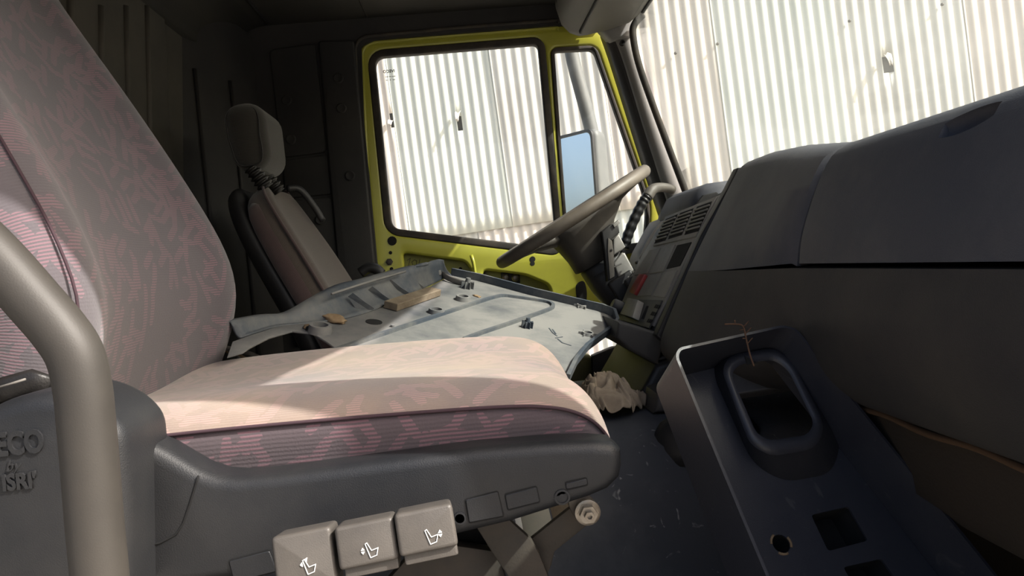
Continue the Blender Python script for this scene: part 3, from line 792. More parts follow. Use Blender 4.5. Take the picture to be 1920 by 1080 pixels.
# plastic base shell below the cushion
SH = side(.69)
top = [(215, 800), (252, 818), (310, 848), (370, 884), (405, 896), (445, 899), (520, 892), (700, 868), (900, 842), (1040, 831), (1110, 829), (1150, 832), (1167, 846)]
botm = [(1169, 872), (1164, 898), (1142, 920), (1105, 936), (960, 982), (860, 1006), (720, 1034), (420, 1090), (215, 1120)]
shell = prism('base_shell', PX(SH, top+botm), -.05, 0, SH, M['shell'], ps, .016, 4)
prism('base_pan', PX(SH, [(300, 900), (1120, 868), (1120, 905), (960, 955), (300, 1090)]), -.46, -.045, SH, M['shell'], ps, .01)
tube('shell_joint', [SH.w(*SH.px(u, v), .0002) for u, v in ((372, 892), (368, 905), (356, 945), (344, 980), (330, 1002), (300, 1018), (236, 1034))], .0011, M['hole'], shell, 6)
for pts, dk in (([(873, 937), (933, 922), (944, 967), (880, 979)], 0), ([(947, 928), (1006, 913), (1012, 940), (952, 955)], 0), ([(1060, 906), (1100, 897), (1102, 908), (1062, 917)], 0), ([(430, 1052), (506, 1032), (520, 1070), (440, 1090)], 0)):
    q = PX(SH, pts)
    fr_ = prism('blank_plate_gap', round_poly(grow(q, .0014), .002, 2), -.001, .0006, SH, M['hole'], shell)
    prism('blank_plate', round_poly(q, .0016, 2), -.001, .0016, SH, M['shell'], shell, .0006, 1)
lathe('shell_screw', SH.w(*SH.px(1054, 932), 0), SH.n, [(.0075, 0), (.0075, .001), (.0055, .0012), (.0055, -.002), (.003, -.002), (.003, .0005), (.0001, .0006)], M['shell'], shell, 16)
lathe('shell_screw', SH.w(*SH.px(862, 972), 0), SH.n, [(.006, 0), (.006, .001), (.0045, .0012), (.0045, -.002), (.0001, -.002)], M['shell'], shell, 16)
prism('shell_slot', PX(SH, [(652, 988), (716, 973), (718, 982), (655, 1000)]), 0, .0008, SH, M['hole'], shell)
# rear side cover with raised maker's lettering
SC = side(.635)
cover = prism('side_cover', round_poly(PX(SC, [(-160, 900), (-90, 800), (0, 752), (65, 735), (130, 742), (190, 772), (228, 812), (236, 900), (240, 1130), (-160, 1130)]), [.0, .02, .02, .02, .02, .015, .015, .0, .0, .0], 4), -.10, 0, SC, M['shell'], ps, .028, 5)
x0, y0 = SC.px(-43, 858); x1, _ = SC.px(86, 846)
text('raised_letters', 'IVECO', SC, x0, y0, .0265, .002, M['shell'], cover, bold=.0010, sx=(x1-x0)/.0765)
a, b = SC.px(12, 884)
text('raised_letters', 'by', SC, a, b, .0135, .0015, M['shell'], cover, shear=.35, sx=.9)
a, b = SC.px(7, 919)
text('raised_letters', "ISRI'", SC, a, b, .0185, .002, M['shell'], cover, bold=.0007, sx=.86)
# strap and tan board showing behind the cover
tube('black_strap', [at(u, v, .70) for u, v in ((-40, 745), (20, 728), (60, 716), (92, 728))], .012, M['leather'], ps, 8, flat=.35)
tube('strap_stitching', [at(u, v, .685) for u, v in ((-20, 732), (20, 720), (48, 711))], .0012, M['cable'], ps, 5)
rbox('tan_backing', at(62, 736, .74), (.045, .03, .02), M['foam'], ps, .006)
# recliner knob at the far rear corner
lathe('recliner_knob', V((-.445, 1.285, -.145)), (.25, .6, .15), [(.012, -.02), (.015, .0), (.016, .02), (.012, .03), (.0001, .031)], M['shell'], ps, 7)

# paddles with their pictograms
def paddle(c_px, Yc, size, icon):
    PF = Frame(at(*c_px, Yc), (1, .05, .07), (.08, -1, .22))
    w, h = size
    o = prism('adjuster_paddle', round_poly([(-w/2, -h/2), (w/2, -h/2), (w/2, h/2), (-w/2, h/2)], .004, 3), -.05, 0, PF, M['paddle'], ps, .0035, 3)
    under = prism('paddle_underside', round_poly([(-w/2+.003, -h/2-.008), (w/2-.001, -h/2-.008), (w/2-.001, -h/2+.006), (-w/2+.003, -h/2+.006)], .002, 2), -.05, -.006, PF, M['paddle'], o, .002, 2)
    s = .00036*Yc/.6
    bd = [(-14, 16), (-10, 18), (-2, 0), (13, 3), (8, -12), (-6, -15), (-14, 16)]
    ang = math.radians(4); ca, sa = math.cos(ang), math.sin(ang)
    tr = lambda pts, dx=0, dy=0: [((x+dx)*s*1.0, (y+dy)*s*1.0) for x, y in pts]
    lines = [tr(bd)]
    tri = {'back': [[(-20, 8), (-16, 12), (-16, 4), (-20, 8)], [(-8, 18), (-4, 20), (-6, 13), (-8, 18)]],
           'rear': [[(-24, 4), (-18, 4), (-21, 8), (-24, 4)], [(-24, 0), (-18, 0), (-21, -4), (-24, 0)]],
           'front': [[(15, 6), (22, 6), (18.5, 11), (15, 6)], [(15, 2), (22, 2), (18.5, -3), (15, 2)]]}[icon]
    lines += [tr(t) for t in tri]
    lines += [tr([((t[0][0]+t[1][0])/2, (t[0][1]+t[1][1])/2), t[2]]) for t in tri]
    strokes('seat_pictogram', Frame(PF.w(.004, -.006, 0), PF.x, PF.n), lines, .00028, M['white'], o, .0002)
    return o
paddle((570, 1050), .60, (.0475, .044), 'back')
paddle((687, 1019), .60, (.0475, .034), 'rear')
paddle((799, 994), .60, (.0475, .034), 'front')
tag(ps.children[-3], 'pale worn paddle at the rear of the row')

# scissor linkage below the shell
def link_plate(name, pts, Y, th, mt, bev=.002):
    f_ = side(Y); return prism(name, PX(f_, pts), -th, 0, f_, mt, ps, bev, 2)
link_plate('linkage_arm', [(886, 978), (945, 966), (996, 1012), (1012, 1040), (1030, 1085), (1040, 1130), (975, 1130), (955, 1085), (925, 1040), (905, 1008)], .86, .012, M['iron'])
link_plate('linkage_arm', [(994, 1012), (1062, 958), (1098, 930), (1122, 950), (1118, 975), (1096, 990), (1040, 1035), (1034, 1060), (1024, 1085), (1006, 1040)], .88, .010, M['iron'])
link_plate('suspension_beam', [(770, 1040), (860, 1024), (935, 1035), (960, 1130), (690, 1130)], .90, .02, M['iron'])
link_plate('suspension_beam', [(820, 985), (905, 985), (918, 1030), (860, 1030)], .93, .01, M['hole'])
br = link_plate('pivot_bracket', round_poly([(1070, 930), (1105, 928), (1124, 950), (1120, 972), (1098, 984), (1078, 972), (1064, 945)], 8, 4), .855, .006, M['iron'])
C_ = at(1102, 961, .848)
lathe('pivot_nut', C_, (0, -1, 0), [(.0125, -.002), (.0125, .003), (.0105, .003), (.0105, .010), (.006, .010), (.006, .016), (.003, .016), (.003, .012), (.0001, .012)], M['steel'], ps, 6)
lathe('pivot_washer', C_, (0, -1, 0), [(.015, -.004), (.015, .001), (.012, .002), (.0001, .002)], M['steel'], ps, 20)
link_plate('sunlit_floor_patch', [(966, 940), (1024, 935), (1034, 975), (990, 1020), (978, 1012)], 1.0, .006, M['sunlit_floor'], .001)  # added plates, grey and tan, painted pale as sunlit floor behind the linkage
link_plate('sunlit_floor_patch', [(1027, 935), (1068, 930), (1068, 952), (1037, 974)], 1.0, .006, M['wood'], .001)
link_plate('sunlit_step_strip', [(960, 950), (972, 948), (984, 1010), (974, 1012)], .98, .004, M['white'], .0005)  # white strip painted as the sunlit step
prism('seat_riser', [(-.40, Z_FLOOR+.001), (-.02, Z_FLOOR+.001), (-.05, -.52), (-.36, -.52)], -.27, 0, side(.88), M['black'], ps, .01)

# ================================================================== GRAB RAIL next to the seat
rail_px = [(-430, 60), (-300, 190), (-190, 300), (-80, 412), (0, 492), (62, 562), (112, 620), (142, 668), (156, 730), (163, 800), (170, 880), (178, 980), (190, 1110), (200, 1300)]
RAILR = .0160
gr = thing('grab_rail', 'bent grey-brown tubular rail rising beside the foreground seat', 'rail', at(190, 1110, .46))
tube('rail_tube', spline([at(u, v, .46) for u, v in rail_px], 6), RAILR, M['rail'], gr, 20)
lathe('rail_flange', at(-430, 60, .46), at(-430, 60, .46)-at(-300, 190, .46), [(.034, -.004), (.034, .004), (.0001, .005)], M['rail'], gr, 20)
lathe('rail_flange', at(200, 1300, .46), (0, 0, -1), [(.034, -.004), (.034, .004), (.0001, .005)], M['rail'], gr, 20)

# ================================================================== DRIVER SEAT
ds = thing('driver_seat', 'brown cloth driver seat with black shell and grey headrest by the far side', 'seat', (-.35, 2.03, Z_FLOOR))
def dsec(X, z, hw, th, dep):
    t = V((-.5, 0, .87)); n = V((.87, 0, .5)); c = V((X, 2.035, z)); return [c+V((0, y*hw, 0))+n*d for y, d in (
        (-1.0, -.6*th), (-1.0, -.25*th), (-.96, -.06*th), (-.86, .012), (-.66, 0), (0, -dep), (.66, 0), (.86, .012), (.96, -.06*th), (1.0, -.25*th), (1.0, -.6*th), (.85, -th), (0, -th), (-.85, -th))]
dprof = [(-.285, -.22, .225, .09), (-.315, -.13, .235, .10), (-.365, -.02, .235, .10), (-.415, .08, .225, .10), (-.462, .165, .205, .09), (-.495, .225, .175, .075), (-.512, .262, .12, .05)]
loft('backrest', [dsec(*d, .012) for d in dprof], M['fabric_brown'], ds, sub=2, uvmode='ring')
for j in (2, 8):
    tube('backrest_piping', spline([dsec(*d, .012)[j]+V((.003, 0, .002)) for d in dprof[1:]], 4), .004, M['fabric_plum'], ds, 6)
loft('backrest_gusset', [[p+V((-.012, 0, -.006)) for p in (dsec(*d, .012)[k] for k in (0, 1, 2))]+[dsec(*d, .012)[2]+V((-.02, .02, 0)), dsec(*d, .012)[0]+V((-.02, .02, 0))] for d in [(a, b, c+.004, e) for a, b, c, e in dprof[:6]]], M['fabric_plum'], ds, sub=1, uvmode='ring')
shl = [(-.36, -.30, .232, .05), (-.405, -.13, .238, .055), (-.455, -.02, .238, .055), (-.505, .08, .228, .05), (-.548, .165, .208, .045), (-.575, .225, .178, .035), (-.588, .258, .12, .02)]
def ssec(X, z, hw, th):
    n = V((.87, 0, .5)); c = V((X, 2.035, z)); hw *= .93; return [c+V((0, y*hw, 0))+n*d for y, d in ((-1, .02), (-1.02, -.2*th), (-.9, -th), (0, -th*1.2), (.9, -th), (1.02, -.2*th), (1, .02), (0, .0))]
loft('back_shell', [ssec(*s) for s in shl], M['black'], ds, sub=2)
# headrest: rounded block on two pleated boots
HC = V((-.532, 1.985, .372))
bm = bmesh.new(); bmesh.ops.create_cube(bm, size=1)
for v in bm.verts:
    v.co = V((v.co.x*.106, v.co.y*.24, v.co.z*.17))
    if v.co.z < 0: v.co.x *= .86; v.co.y *= .92
bmesh.ops.bevel(bm, geom=bm.edges[:], offset=.045, segments=6, affect='EDGES', profile=.5)
for v in bm.verts: v.co = Matrix.Rotation(math.radians(-4), 3, 'Y') @ v.co + HC
me = bpy.data.meshes.new('headrest'); bm.to_mesh(me); bm.free()
me.uv_layers.new(name='UVMap')
for l in me.loops:
    c = me.vertices[l.vertex_index].co; me.uv_layers['UVMap'].data[l.index].uv = (c.y+c.x*.7, c.z)
hr = link('headrest', me, M['head'], ds, True)
ring = []
for i in range(28):
    a = 2*math.pi*i/28; cx, cz = math.cos(a), math.sin(a)
    q = lambda c: math.copysign(abs(c)**.5, c)
    ring.append(HC + Matrix.Rotation(math.radians(-4), 3, 'Y') @ V((.040*q(cx)*(1 if cz > 0 else .90), -.108+.008*abs(cz), .072*q(cz))))
tube('headrest_seam', ring, .002, M['trim_dark'], hr, 5, cyclic=True)
for dy in (-.065, .05):
    b0 = HC + V((.0, dy-.02, -.075)); b1 = V((-.50, b0.y+.01, .245))
    pts = [b0.lerp(b1, t/24) for t in range(25)]
    tube('post_boot', pts, .018, M['leather'], ds, 12, rfun=lambda t: .0165+.0035*math.sin(t*2*math.pi*5)+.003*t)
# shoulder belt guide and cushion
tube('belt_guide', spline([V((-.50, 2.12, .265)), V((-.47, 2.14, .262)), V((-.44, 2.16, .215)), V((-.42, 2.17, .17))], 5), .010, M['black'], ds, 8, flat=.6)
dc = [[V((X, 2.035+y*hw, z)) for y, z in ((-1, zt-.11), (-1.02, zt-.05), (-.95, zt), (-.6, zt+.012), (0, zt), (.6, zt+.012), (.95, zt), (1.02, zt-.05), (1, zt-.11))] for X, zt, hw in ((-.36, -.24, .22), (-.2, -.235, .235), (0, -.23, .235), (.10, -.235, .23), (.15, -.27, .21))]
loft('seat_cushion', dc, M['fabric_brown'], ds, sub=2, uvmode='long')
prism('seat_base', [(-.38, Z_FLOOR+.001), (.06, Z_FLOOR+.001), (.10, -.35), (-.40, -.35)], -.17, .13-.10, side(2.12), M['black'], ds, .02)
tub = tube('side_bolster_cap', spline([at(u, v, 2.27) for u, v in ((676, 512), (690, 503), (704, 504), (716, 514))], 4), .016, M['black'], ds, 8)

# ================================================================== LOOSE TUNNEL COVER PANEL lying upside down on the hump
T_, F_, N_ = at(1158, 604, 1.6), at(842, 512, 1.85), at(1075, 680, 1.3)
pn = (F_-T_).cross(N_-T_).normalized()
if pn.z < 0: pn = -pn
TP = Frame((T_+F_+N_)/3, F_-N_, pn)
tp = thing('tunnel_cover_panel', 'dusty grey plastic tunnel cover lying upside down between the seats', 'panel', TP.o)
pl_out = [(426, 668), (436, 640), (470, 628), (520, 612), (560, 606), (600, 600), (640, 596), (700, 582), (760, 558), (800, 540), (846, 516), (900, 526), (1000, 553), (1080, 572), (1128, 583), (1150, 592), (1158, 604), (1150, 617), (1124, 634), (1100, 652), (1078, 680), (1060, 720), (900, 730), (720, 700), (640, 660), (612, 640), (585, 624), (548, 620), (505, 632), (470, 650), (455, 660)]
prism('panel_plate', PX(TP, pl_out), -.004, 0, TP, M['panel'], tp, .0015, 2)
# upstanding lip along the far and front edges
lip = PX(TP, [(846, 516), (900, 527), (1000, 554), (1080, 573), (1128, 584), (1150, 593), (1157, 604), (1149, 617), (1124, 635), (1100, 653), (1079, 680), (1064, 712)])
secs = []
for i, (a, b) in enumerate(lip):
    p0 = V(lip[max(i-1, 0)]); p1 = V(lip[min(i+1, len(lip)-1)]); t = (p1-p0).normalized(); nn = V((-t.y, t.x))
    h = .018 if i < 6 else .010
    q = .0035
    secs.append([TP.w(a+nn.x*q*s, b+nn.y*q*s, c) for s, c in ((-1, -.004), (-1, h), (1, h), (1, -.004))])
loft('panel_lip', secs, M['panel_dk'], tp, smooth=False)
# swept-up rear flange with gusset ribs
fl_b = [(452, 634), (520, 612), (580, 606), (640, 600), (700, 583), (731, 568), (767, 554), (796, 541), (838, 520)]
fl_t = [(432, 604), (500, 592), (545, 588), (592, 562), (640, 537), (690, 524), (740, 510), (790, 497), (831, 488)]
secs, tops = [], []
for (bu, bv), (tu, tv) in zip(fl_b, fl_t):
    B = TP.w(*TP.px(bu, bv)); Tt = at(tu, tv, B.y-.004)
    tops.append((B, Tt))
fb = spline([b for b, t in tops], 4); ft = spline([t for b, t in tops], 4)
secs = []
for B, Tt in zip(fb, ft):
    mid = B.lerp(Tt, .5) - TP.n*(Tt-B).length*.10 + V((.0, 0, -.004))
    back = (Tt-B); back.z = 0; back = back.normalized() if back.length > 1e-4 else V((-1, 0, 0))
    secs.append([B+TP.n*.001, B.lerp(mid, .5)+V((0, 0, -.002)), mid, mid.lerp(Tt, .6), Tt, Tt+back*.012+V((0, 0, .002)), Tt+back*.02+V((0, 0, -.004))])
fo = loft('rear_flange', secs, M['panel_dk'], tp, closed=False, caps=False, solid=.004)
for (bu, bv), (tu, tv) in zip(((700, 583), (731, 567), (767, 555), (794, 543)), ((662, 549), (699, 537), (733, 524), (764, 514))):
    B = TP.w(*TP.px(bu, bv), .002)+V((.003, -.003, .003)); Tt = at(tu, tv, B.y-.02)
    mid = B.lerp(Tt, .5)-V((0, 0, .012))
    d = V((.0, .0022, .0))
    prof = [B, Tt, Tt.lerp(mid, .6)-V((.004, 0, .012)), mid-V((.004, 0, .012)), B-V((.004, 0, .004))]
    loft('gusset_rib', [[p-d for p in [B, B.lerp(Tt, .5)+V((.002, 0, -.003)), Tt, Tt-V((.01, 0, .006)), mid-V((.012, 0, .012)), B-V((.008, 0, .005))]], [p+d for p in [B, B.lerp(Tt, .5)+V((.002, 0, -.003)), Tt, Tt-V((.01, 0, .006)), mid-V((.012, 0, .012)), B-V((.008, 0, .005))]]], M['panel_dk'], tp, smooth=False)
# ledge line along the flange top
tube('flange_bead', [at(u, v, fb[min(len(fb)-1, 12+i*4)].y-.004) for i, (u, v) in enumerate(((622, 551), (668, 536), (714, 522), (760, 509)))], .0025, M['panel'], tp, 6)
# end upstand of the flange with a latch tab, at the far corner
E = TP.w(*TP.px(838, 522))
prism('flange_end', PX(side(E.y), [(830, 488), (838, 506), (848, 518), (838, 524), (818, 520), (806, 505), (806, 495)]), -.004, .002, side(E.y), M['panel_dk'], tp, .001)
rbox('latch_tab', at(818, 512, E.y-.03), (.022, .012, .012), M['panel'], tp, .002, rot=Matrix.Rotation(.3, 3, 'Z').to_euler())
# raised bead that draws a rounded rectangle
gpts = [(560, 682), (640, 655), (700, 634), (800, 600), (900, 567), (926, 559), (944, 556), (970, 559), (1018, 566), (1034, 571), (1036, 577), (1026, 583), (990, 596), (950, 610), (905, 625), (870, 638)]
gl = [TP.px(u, v) for u, v in gpts]
gl = [(p.x, p.y) for p in spline([V((a, b, 0)) for a, b in gl], 3)]
secs = []
for i, (a, b) in enumerate(gl):
    p0 = V(gl[max(i-1, 0)]); p1 = V(gl[min(i+1, len(gl)-1)]); t = (p1-p0).normalized(); nn = V((-t.y, t.x))
    secs.append([TP.w(a+nn.x*s, b+nn.y*s, c) for s, c in ((-.0048, -.001), (-.0036, .0055), (.0036, .0055), (.0048, -.001))])
loft('panel_bead', secs, M['panel_dk'], tp, smooth=False)
def boss(u, v, r, h, hole=.7, mt='panel', nm='boss_ring'):
    return lathe(nm, TP.w(*TP.px(u, v), -.001), TP.n, [(r*1.12, 0), (r, h), (r*hole, h), (r*hole, .0015), (.0001, .0015)], M[mt], tp, 18)
for u, v, r, h in ((868, 563, .0155, .011), (818, 587, .0155, .010), (600, 622, .019, .014), (1090, 576, .011, .008), (1102, 628, .012, .007)):
    bo = boss(u, v, r, h)
    lathe('boss_hole', TP.w(*TP.px(u, v), .001), TP.n, [(r*.69, 0), (r*.69, .001), (.0001, .0012)], M['hole'], bo, 16)
    if r < .013:
        for k in range(6):
            a = k*math.pi/3; c = TP.px(u, v)
            rbox('boss_fin', TP.w(c[0]+math.cos(a)*r*1.2, c[1]+math.sin(a)*r*1.2, h*.35), (r*.8, .0015, h*.7), M['panel'], bo, 0, axes=(TP.x*math.cos(a)+TP.y*math.sin(a), TP.y*math.cos(a)-TP.x*math.sin(a), TP.n))
lathe('boss_hole', TP.w(*TP.px(701, 604), 0), TP.n, [(.0155, -.001), (.0155, .0012), (.0001, .0013)], M['hole'], tp, 18)
for u, v, r, h in ((876, 540, .013, .024), (988, 614, .010, .020)):
    c = TP.px(u, v)
    pg = lathe('fixing_peg', TP.w(*c, 0), TP.n, [(r*.75, 0), (r*.5, h*.6), (r*.42, h), (.0001, h)], M['panel_dk'], tp, 10)
    for k in range(8):
        a = k*math.pi/4
        rbox('peg_fin', TP.w(c[0]+math.cos(a)*r*.8, c[1]+math.sin(a)*r*.8, h*.32), (r*.8, .0014, h*.64), M['panel_dk'], pg, 0, axes=(TP.x*math.cos(a)+TP.y*math.sin(a), TP.y*math.cos(a)-TP.x*math.sin(a), TP.n))
lathe('rivet', TP.w(*TP.px(736, 613), 0), TP.n, [(.004, 0), (.004, .004), (.0001, .005)], M['panel'], tp, 8)
strokes('dark_scuff', TP, [PX(TP, l) for l in ([(1030, 616), (1036, 624), (1044, 630)], [(1036, 618), (1042, 626)], [(1042, 634), (1054, 632)], [(1046, 636), (1054, 643), (1070, 648)])], .0012, M['panel_dk'], tp, .0)
tag(tp.children[-1], 'dark scribbled scuff marks')
# torn brown board left under the broken boss
def lump(name, c, sx, sy, sz, mt, parent, seed, rot=0.0, sub=3, rough=.35):
    bm = bmesh.new(); bmesh.ops.create_icosphere(bm, subdivisions=sub, radius=1)
    for v in bm.verts:
        d = 1+rough*noise.noise(v.co*1.7+V((seed, 0, 0)))+rough*.5*noise.noise(v.co*4.1+V((0, seed, 0)))
        v.co *= d
    ca, sa = math.cos(rot), math.sin(rot)
    for v in bm.verts:
        x, y, z = v.co.x*sx, v.co.y*sy, v.co.z*sz
        x, y = x*ca-y*sa, x*sa+y*ca
        v.co = V(c)+TP.x*x+TP.y*y+TP.n*z
    me = bpy.data.meshes.new(name); bm.to_mesh(me); bm.free()
    return link(name, me, mt, parent, True)
lump('torn_board', TP.w(*TP.px(625, 600), .004), .032, .016, .006, M['foam'], tp, 1.0, .5)
lump('torn_board', TP.w(*TP.px(583, 616), .002), .012, .014, .005, M['foam'], tp, 5.0, .2)
lump('torn_board', TP.w(*TP.px(786, 534), .006), .012, .020, .004, M['foam'], tp, 9.0, .2)
lump('torn_board', TP.w(*TP.px(894, 556), .001), .011, .006, .002, M['foam'], tp, 12.0, .4)
tube('split_crack', [TP.w(*TP.px(u, v), .0025) for u, v in ((600, 610), (588, 616), (574, 620))], .005, M['hole'], tp, 6, flat=.4, up=TP.n)
# rear clip tabs of the panel
for pts in ([(432, 604), (478, 594), (482, 600), (474, 604), (440, 612)], [(505, 600), (526, 590), (530, 602), (510, 610)]):
    f_ = side(1.36); prism('clip_tab', PX(f_, pts), -.003, .003, f_, M['panel_dk'], tp, .001)

# small things lying on the panel
wd = PX(TP, [(727, 572), (744, 585), (826, 556), (812, 545)])
wdo = V((*wd[1], 0)); wx = V((*wd[2], 0))-wdo; L0 = wx.length; wx.normalize()
WF = Frame(TP.w(wdo.x, wdo.y, .001), TP.x*wx.x+TP.y*wx.y, TP.n)
wb = prism('wood_block', round_poly([(0, 0), (L0, 0), (L0*.99, .030), (0, .031)], .0015, 2), 0, .015, WF, M['wood'], None, .0012, 1)
tag(wb, 'small rough wooden batten resting on the dusty tunnel cover', 'wood block')
cl = [(825, 520), (836, 527), (852, 532), (868, 536)]
wt = tube('white_clip', spline([TP.w(*TP.px(u, v), .012-.002*i) for i, (u, v) in enumerate(cl)], 4), .008, M['cable'], None, 8, flat=.35)
tag(wt, 'bent pale plastic clip at the far corner of the tunnel cover', 'clip')

# cables between the seats
for i, (pp, r_) in enumerate((([(424, 655), (440, 662), (452, 675), (458, 690), (462, 705)], .0035), ([(420, 652), (450, 658), (480, 668), (505, 684)], .0045), ([(424, 658), (452, 668), (474, 682)], .003))):
    c = tube('cable', spline([at(u, v, 1.34) for u, v in pp], 5), r_, M['cable'] if i != 2 else M['foam'], None, 8)
    tag(c, ('thin grey cable curving down behind the pink cushion', 'thick grey cable running along the tunnel cover edge', 'thin brown cable between two grey cables')[i], 'cable', group='cables between the seats')

# ================================================================== DASHBOARD
da = thing('dashboard', 'dark grey plastic dashboard with glovebox and switch console across the cab front', 'dashboard', (.55, 1.2, -.25))
def resample(pts, n):
    P = [V((a, 0, b)) for a, b in pts]; d = [0]
    for a, b in zip(P[:-1], P[1:]): d.append(d[-1]+(b-a).length)
    out = []
    for i in range(n):
        s = d[-1]*i/(n-1); j = 1
        while j < len(d)-1 and d[j] < s: j += 1
        out.append(P[j-1].lerp(P[j], (s-d[j-1])/max(d[j]-d[j-1], 1e-9)))
    return out
def profs(a, b, t):
    return [p.lerp(q, t) for p, q in zip(a, b)]
def ysec(pr, Y, dx=0, dz=0): return [V((p.x+dx, Y, p.z+dz)) for p in pr]
NP = 26
lid_p = spline([V((a, 0, b)) for a, b in ((.4145, -.0345), (.421, .0), (.438, .045), (.457, .083), (.474, .104), (.50, .115), (.54, .117), (.62, .112))], 5)
lid_p = resample([(p.x, p.z) for p in lid_p], NP)
cow_p = spline([V((a, 0, b)) for a, b in ((.398, -.045), (.425, .0), (.462, .06), (.496, .115), (.515, .14), (.545, .153), (.59, .153), (.66, .14))], 5)
cow_p = resample([(p.x, p.z) for p in cow_p], NP)
lip_p = resample([(p.x, p.z) for p in spline([V((a, 0, b)) for a, b in ((.4135, -.0405), (.404, -.08), (.402, -.12), (.412, -.165), (.43, -.197), (.452, -.212))], 5)], NP)
loc_p = resample([(p.x, p.z) for p in spline([V((a, 0, b)) for a, b in ((.398, -.045), (.372, -.095), (.346, -.145), (.334, -.175), (.338, -.20), (.37, -.23))], 5)], NP)
back_u = [V((.69, 0, .08)), V((.69, 0, -.0345))]
back_l = [V((.66, 0, -.215)), V((.66, 0, -.0405))]
lid = loft('glovebox_lid', [ysec(lid_p, .945, .006, -.004)+ysec(back_u, .945)] + [ysec(lid_p, Y)+ysec(back_u, Y) for Y in (.939, .8, .65, .5, .435)], M['dash'], da, smooth=False)
# finger recess in the lid's crest
def hit_lid(u, v):
    d = ray(u, v)
    for i in range(400):
        p = d*((.40+i*.002)/d.y)
        for a, b in zip(lid_p[:-1], lid_p[1:]):
            if a.x <= p.x < b.x and p.z < a.z+(b.z-a.z)*(p.x-a.x)/(b.x-a.x): return p
    return p
p1, p2 = hit_lid(1766, 246), hit_lid(1872, 203)
cut = tube('cutter', [p1.lerp(p2, t) + V((.0, 0, .0)) for t in [i/10 for i in range(11)]], .0135, None, None, 14, rfun=lambda t: .0135*max(.25, math.sin(math.pi*(.08+.84*t))**.4), up=(0, 0, 1))
boolean_cut(lid, cut)
cw = [(.955, 0, .004, -.004), (.962, .0, 0, 0), (1.05, .30, 0, 0), (1.18, .75, 0, 0), (1.30, 1, 0, 0), (1.385, 1.0, 0, 0), (1.405, 1.0, .006, -.004), (1.418, 1.0, .020, -.014)]
autosmooth(loft('centre_cowl', [ysec(profs(lid_p, cow_p, t), Y, dx, dz)+ysec(back_u, Y) for Y, t, dx, dz in cw], M['dash'], da, smooth=False), 40)
lw = [(.435, 0, 0, 0), (.7, 0, 0, 0), (.955, 0, 0, 0), (1.05, .30, 0, 0), (1.18, .75, 0, 0), (1.30, 1, 0, 0), (1.385, 1, 0, 0), (1.405, 1, .006, 0), (1.418, 1, .02, 0)]
autosmooth(loft('lower_dash', [ysec(profs(lip_p, loc_p, t), Y, dx, dz)+ysec(back_l, Y) for Y, t, dx, dz in lw], M['dash_low'], da, smooth=False), 40)
tube('frayed_edge', [V((.448, Y, -.213+.002*math.sin(Y*40))) for Y in [.44+.02*i for i in range(30)]], .004, M['rust_line'], da, 6)
prism('under_dash_panel', [(.455, -.214), (.69, -.20), (.69, -.215), (.50, -.33), (.47, -.30)], -.50, 0, side(.44), M['rust'], da, .006)

# ---- switch console, tilted back, beside the cowl
cTR, cTL, cBR, cBL = at(1362, 356, 1.45), at(1256, 404, 1.80), at(1240, 628, 1.45), at(1158, 590, 1.80)
cn = (cTL-cBR).cross(cTR-cBL).normalized()
if cn.x > 0: cn = -cn
CF = Frame((cTR+cTL+cBR+cBL)/4, cTL-cTR, cn)
body = prism('console_body', PX(CF, [(1364, 352), (1246, 408), (1196, 486), (1152, 596), (1166, 606), (1234, 626)]), -.13, -.002, CF, M['console_dk'], da, .005)
prism('console_fascia', PX(CF, [(1352, 366), (1250, 408), (1206, 478), (1158, 590), (1226, 612), (1302, 462)]), -.003, .003, CF, M['console'], da, .002)
prism('cowl_edge', PX(side(1.432), [(1392, 314), (1380, 316), (1362, 352), (1312, 440), (1228, 628), (1240, 640), (1330, 470), (1400, 330)]), -.02, .012, side(1.432), M['black'], da, .004)
prism('console_base', PX(side(1.47), [(1156, 602), (1236, 624), (1240, 645), (1230, 684), (1176, 655), (1152, 632)]), -.30, .02, side(1.47), M['dash_low'], da, .008)
vent = prism('vent_frame', PX(CF, [(1349, 370), (1251, 408), (1228, 463), (1308, 446)]), .0, .006, CF, M['console'], da, .002)
cols = (((1253, 413), (1275, 404), (1252, 453), (1231, 459)), ((1280, 402), (1305, 393), (1283, 443), (1257, 451)), ((1312, 390), (1340, 380), (1314, 436), (1288, 443)))
for tl, tr, br_, bl_ in cols:
    prism('vent_opening', PX(CF, [tl, tr, br_, bl_]), .0055, .0066, CF, M['hole'], vent)
    for k in range(1, 7):
        t = k/7
        a = (tl[0]+(bl_[0]-tl[0])*t, tl[1]+(bl_[1]-tl[1])*t); b = (tr[0]+(br_[0]-tr[0])*t, tr[1]+(br_[1]-tr[1])*t)
        A, B = CF.px(*a), CF.px(*b)
        tube('vent_slat', [CF.w(*A, .008), CF.w(*B, .008)], .0022, M['console'], vent, 6)
def blank(pts, nm='blank_switch', h=.0055, mt='console', r=.002):
    return prism(nm, round_poly(PX(CF, pts), r, 2), .002, h, CF, M[mt], da, .001, 1)
blank([(1222, 470), (1242, 466), (1216, 514), (1192, 518)])
blank([(1245, 465), (1270, 460), (1247, 511), (1220, 515)])
blank([(1273, 461), (1300, 455), (1278, 500), (1252, 506)], 'empty_switch_bay', .0045, 'hole')
blank([(1220, 518), (1245, 514), (1224, 556), (1198, 557)])
blank([(1248, 513), (1274, 508), (1250, 560), (1228, 557)])
rd = prism('hazard_switch', round_poly(PX(CF, [(1206, 517), (1217, 518), (1197, 556), (1187, 551)]), .002, 2), .002, .012, CF, M['red'], da, .0015, 2)
tag(rd, 'red rocker switch')
low = blank([(1180, 562), (1246, 565), (1221, 618), (1160, 600)], 'lighter_panel', .006, 'console_dk')
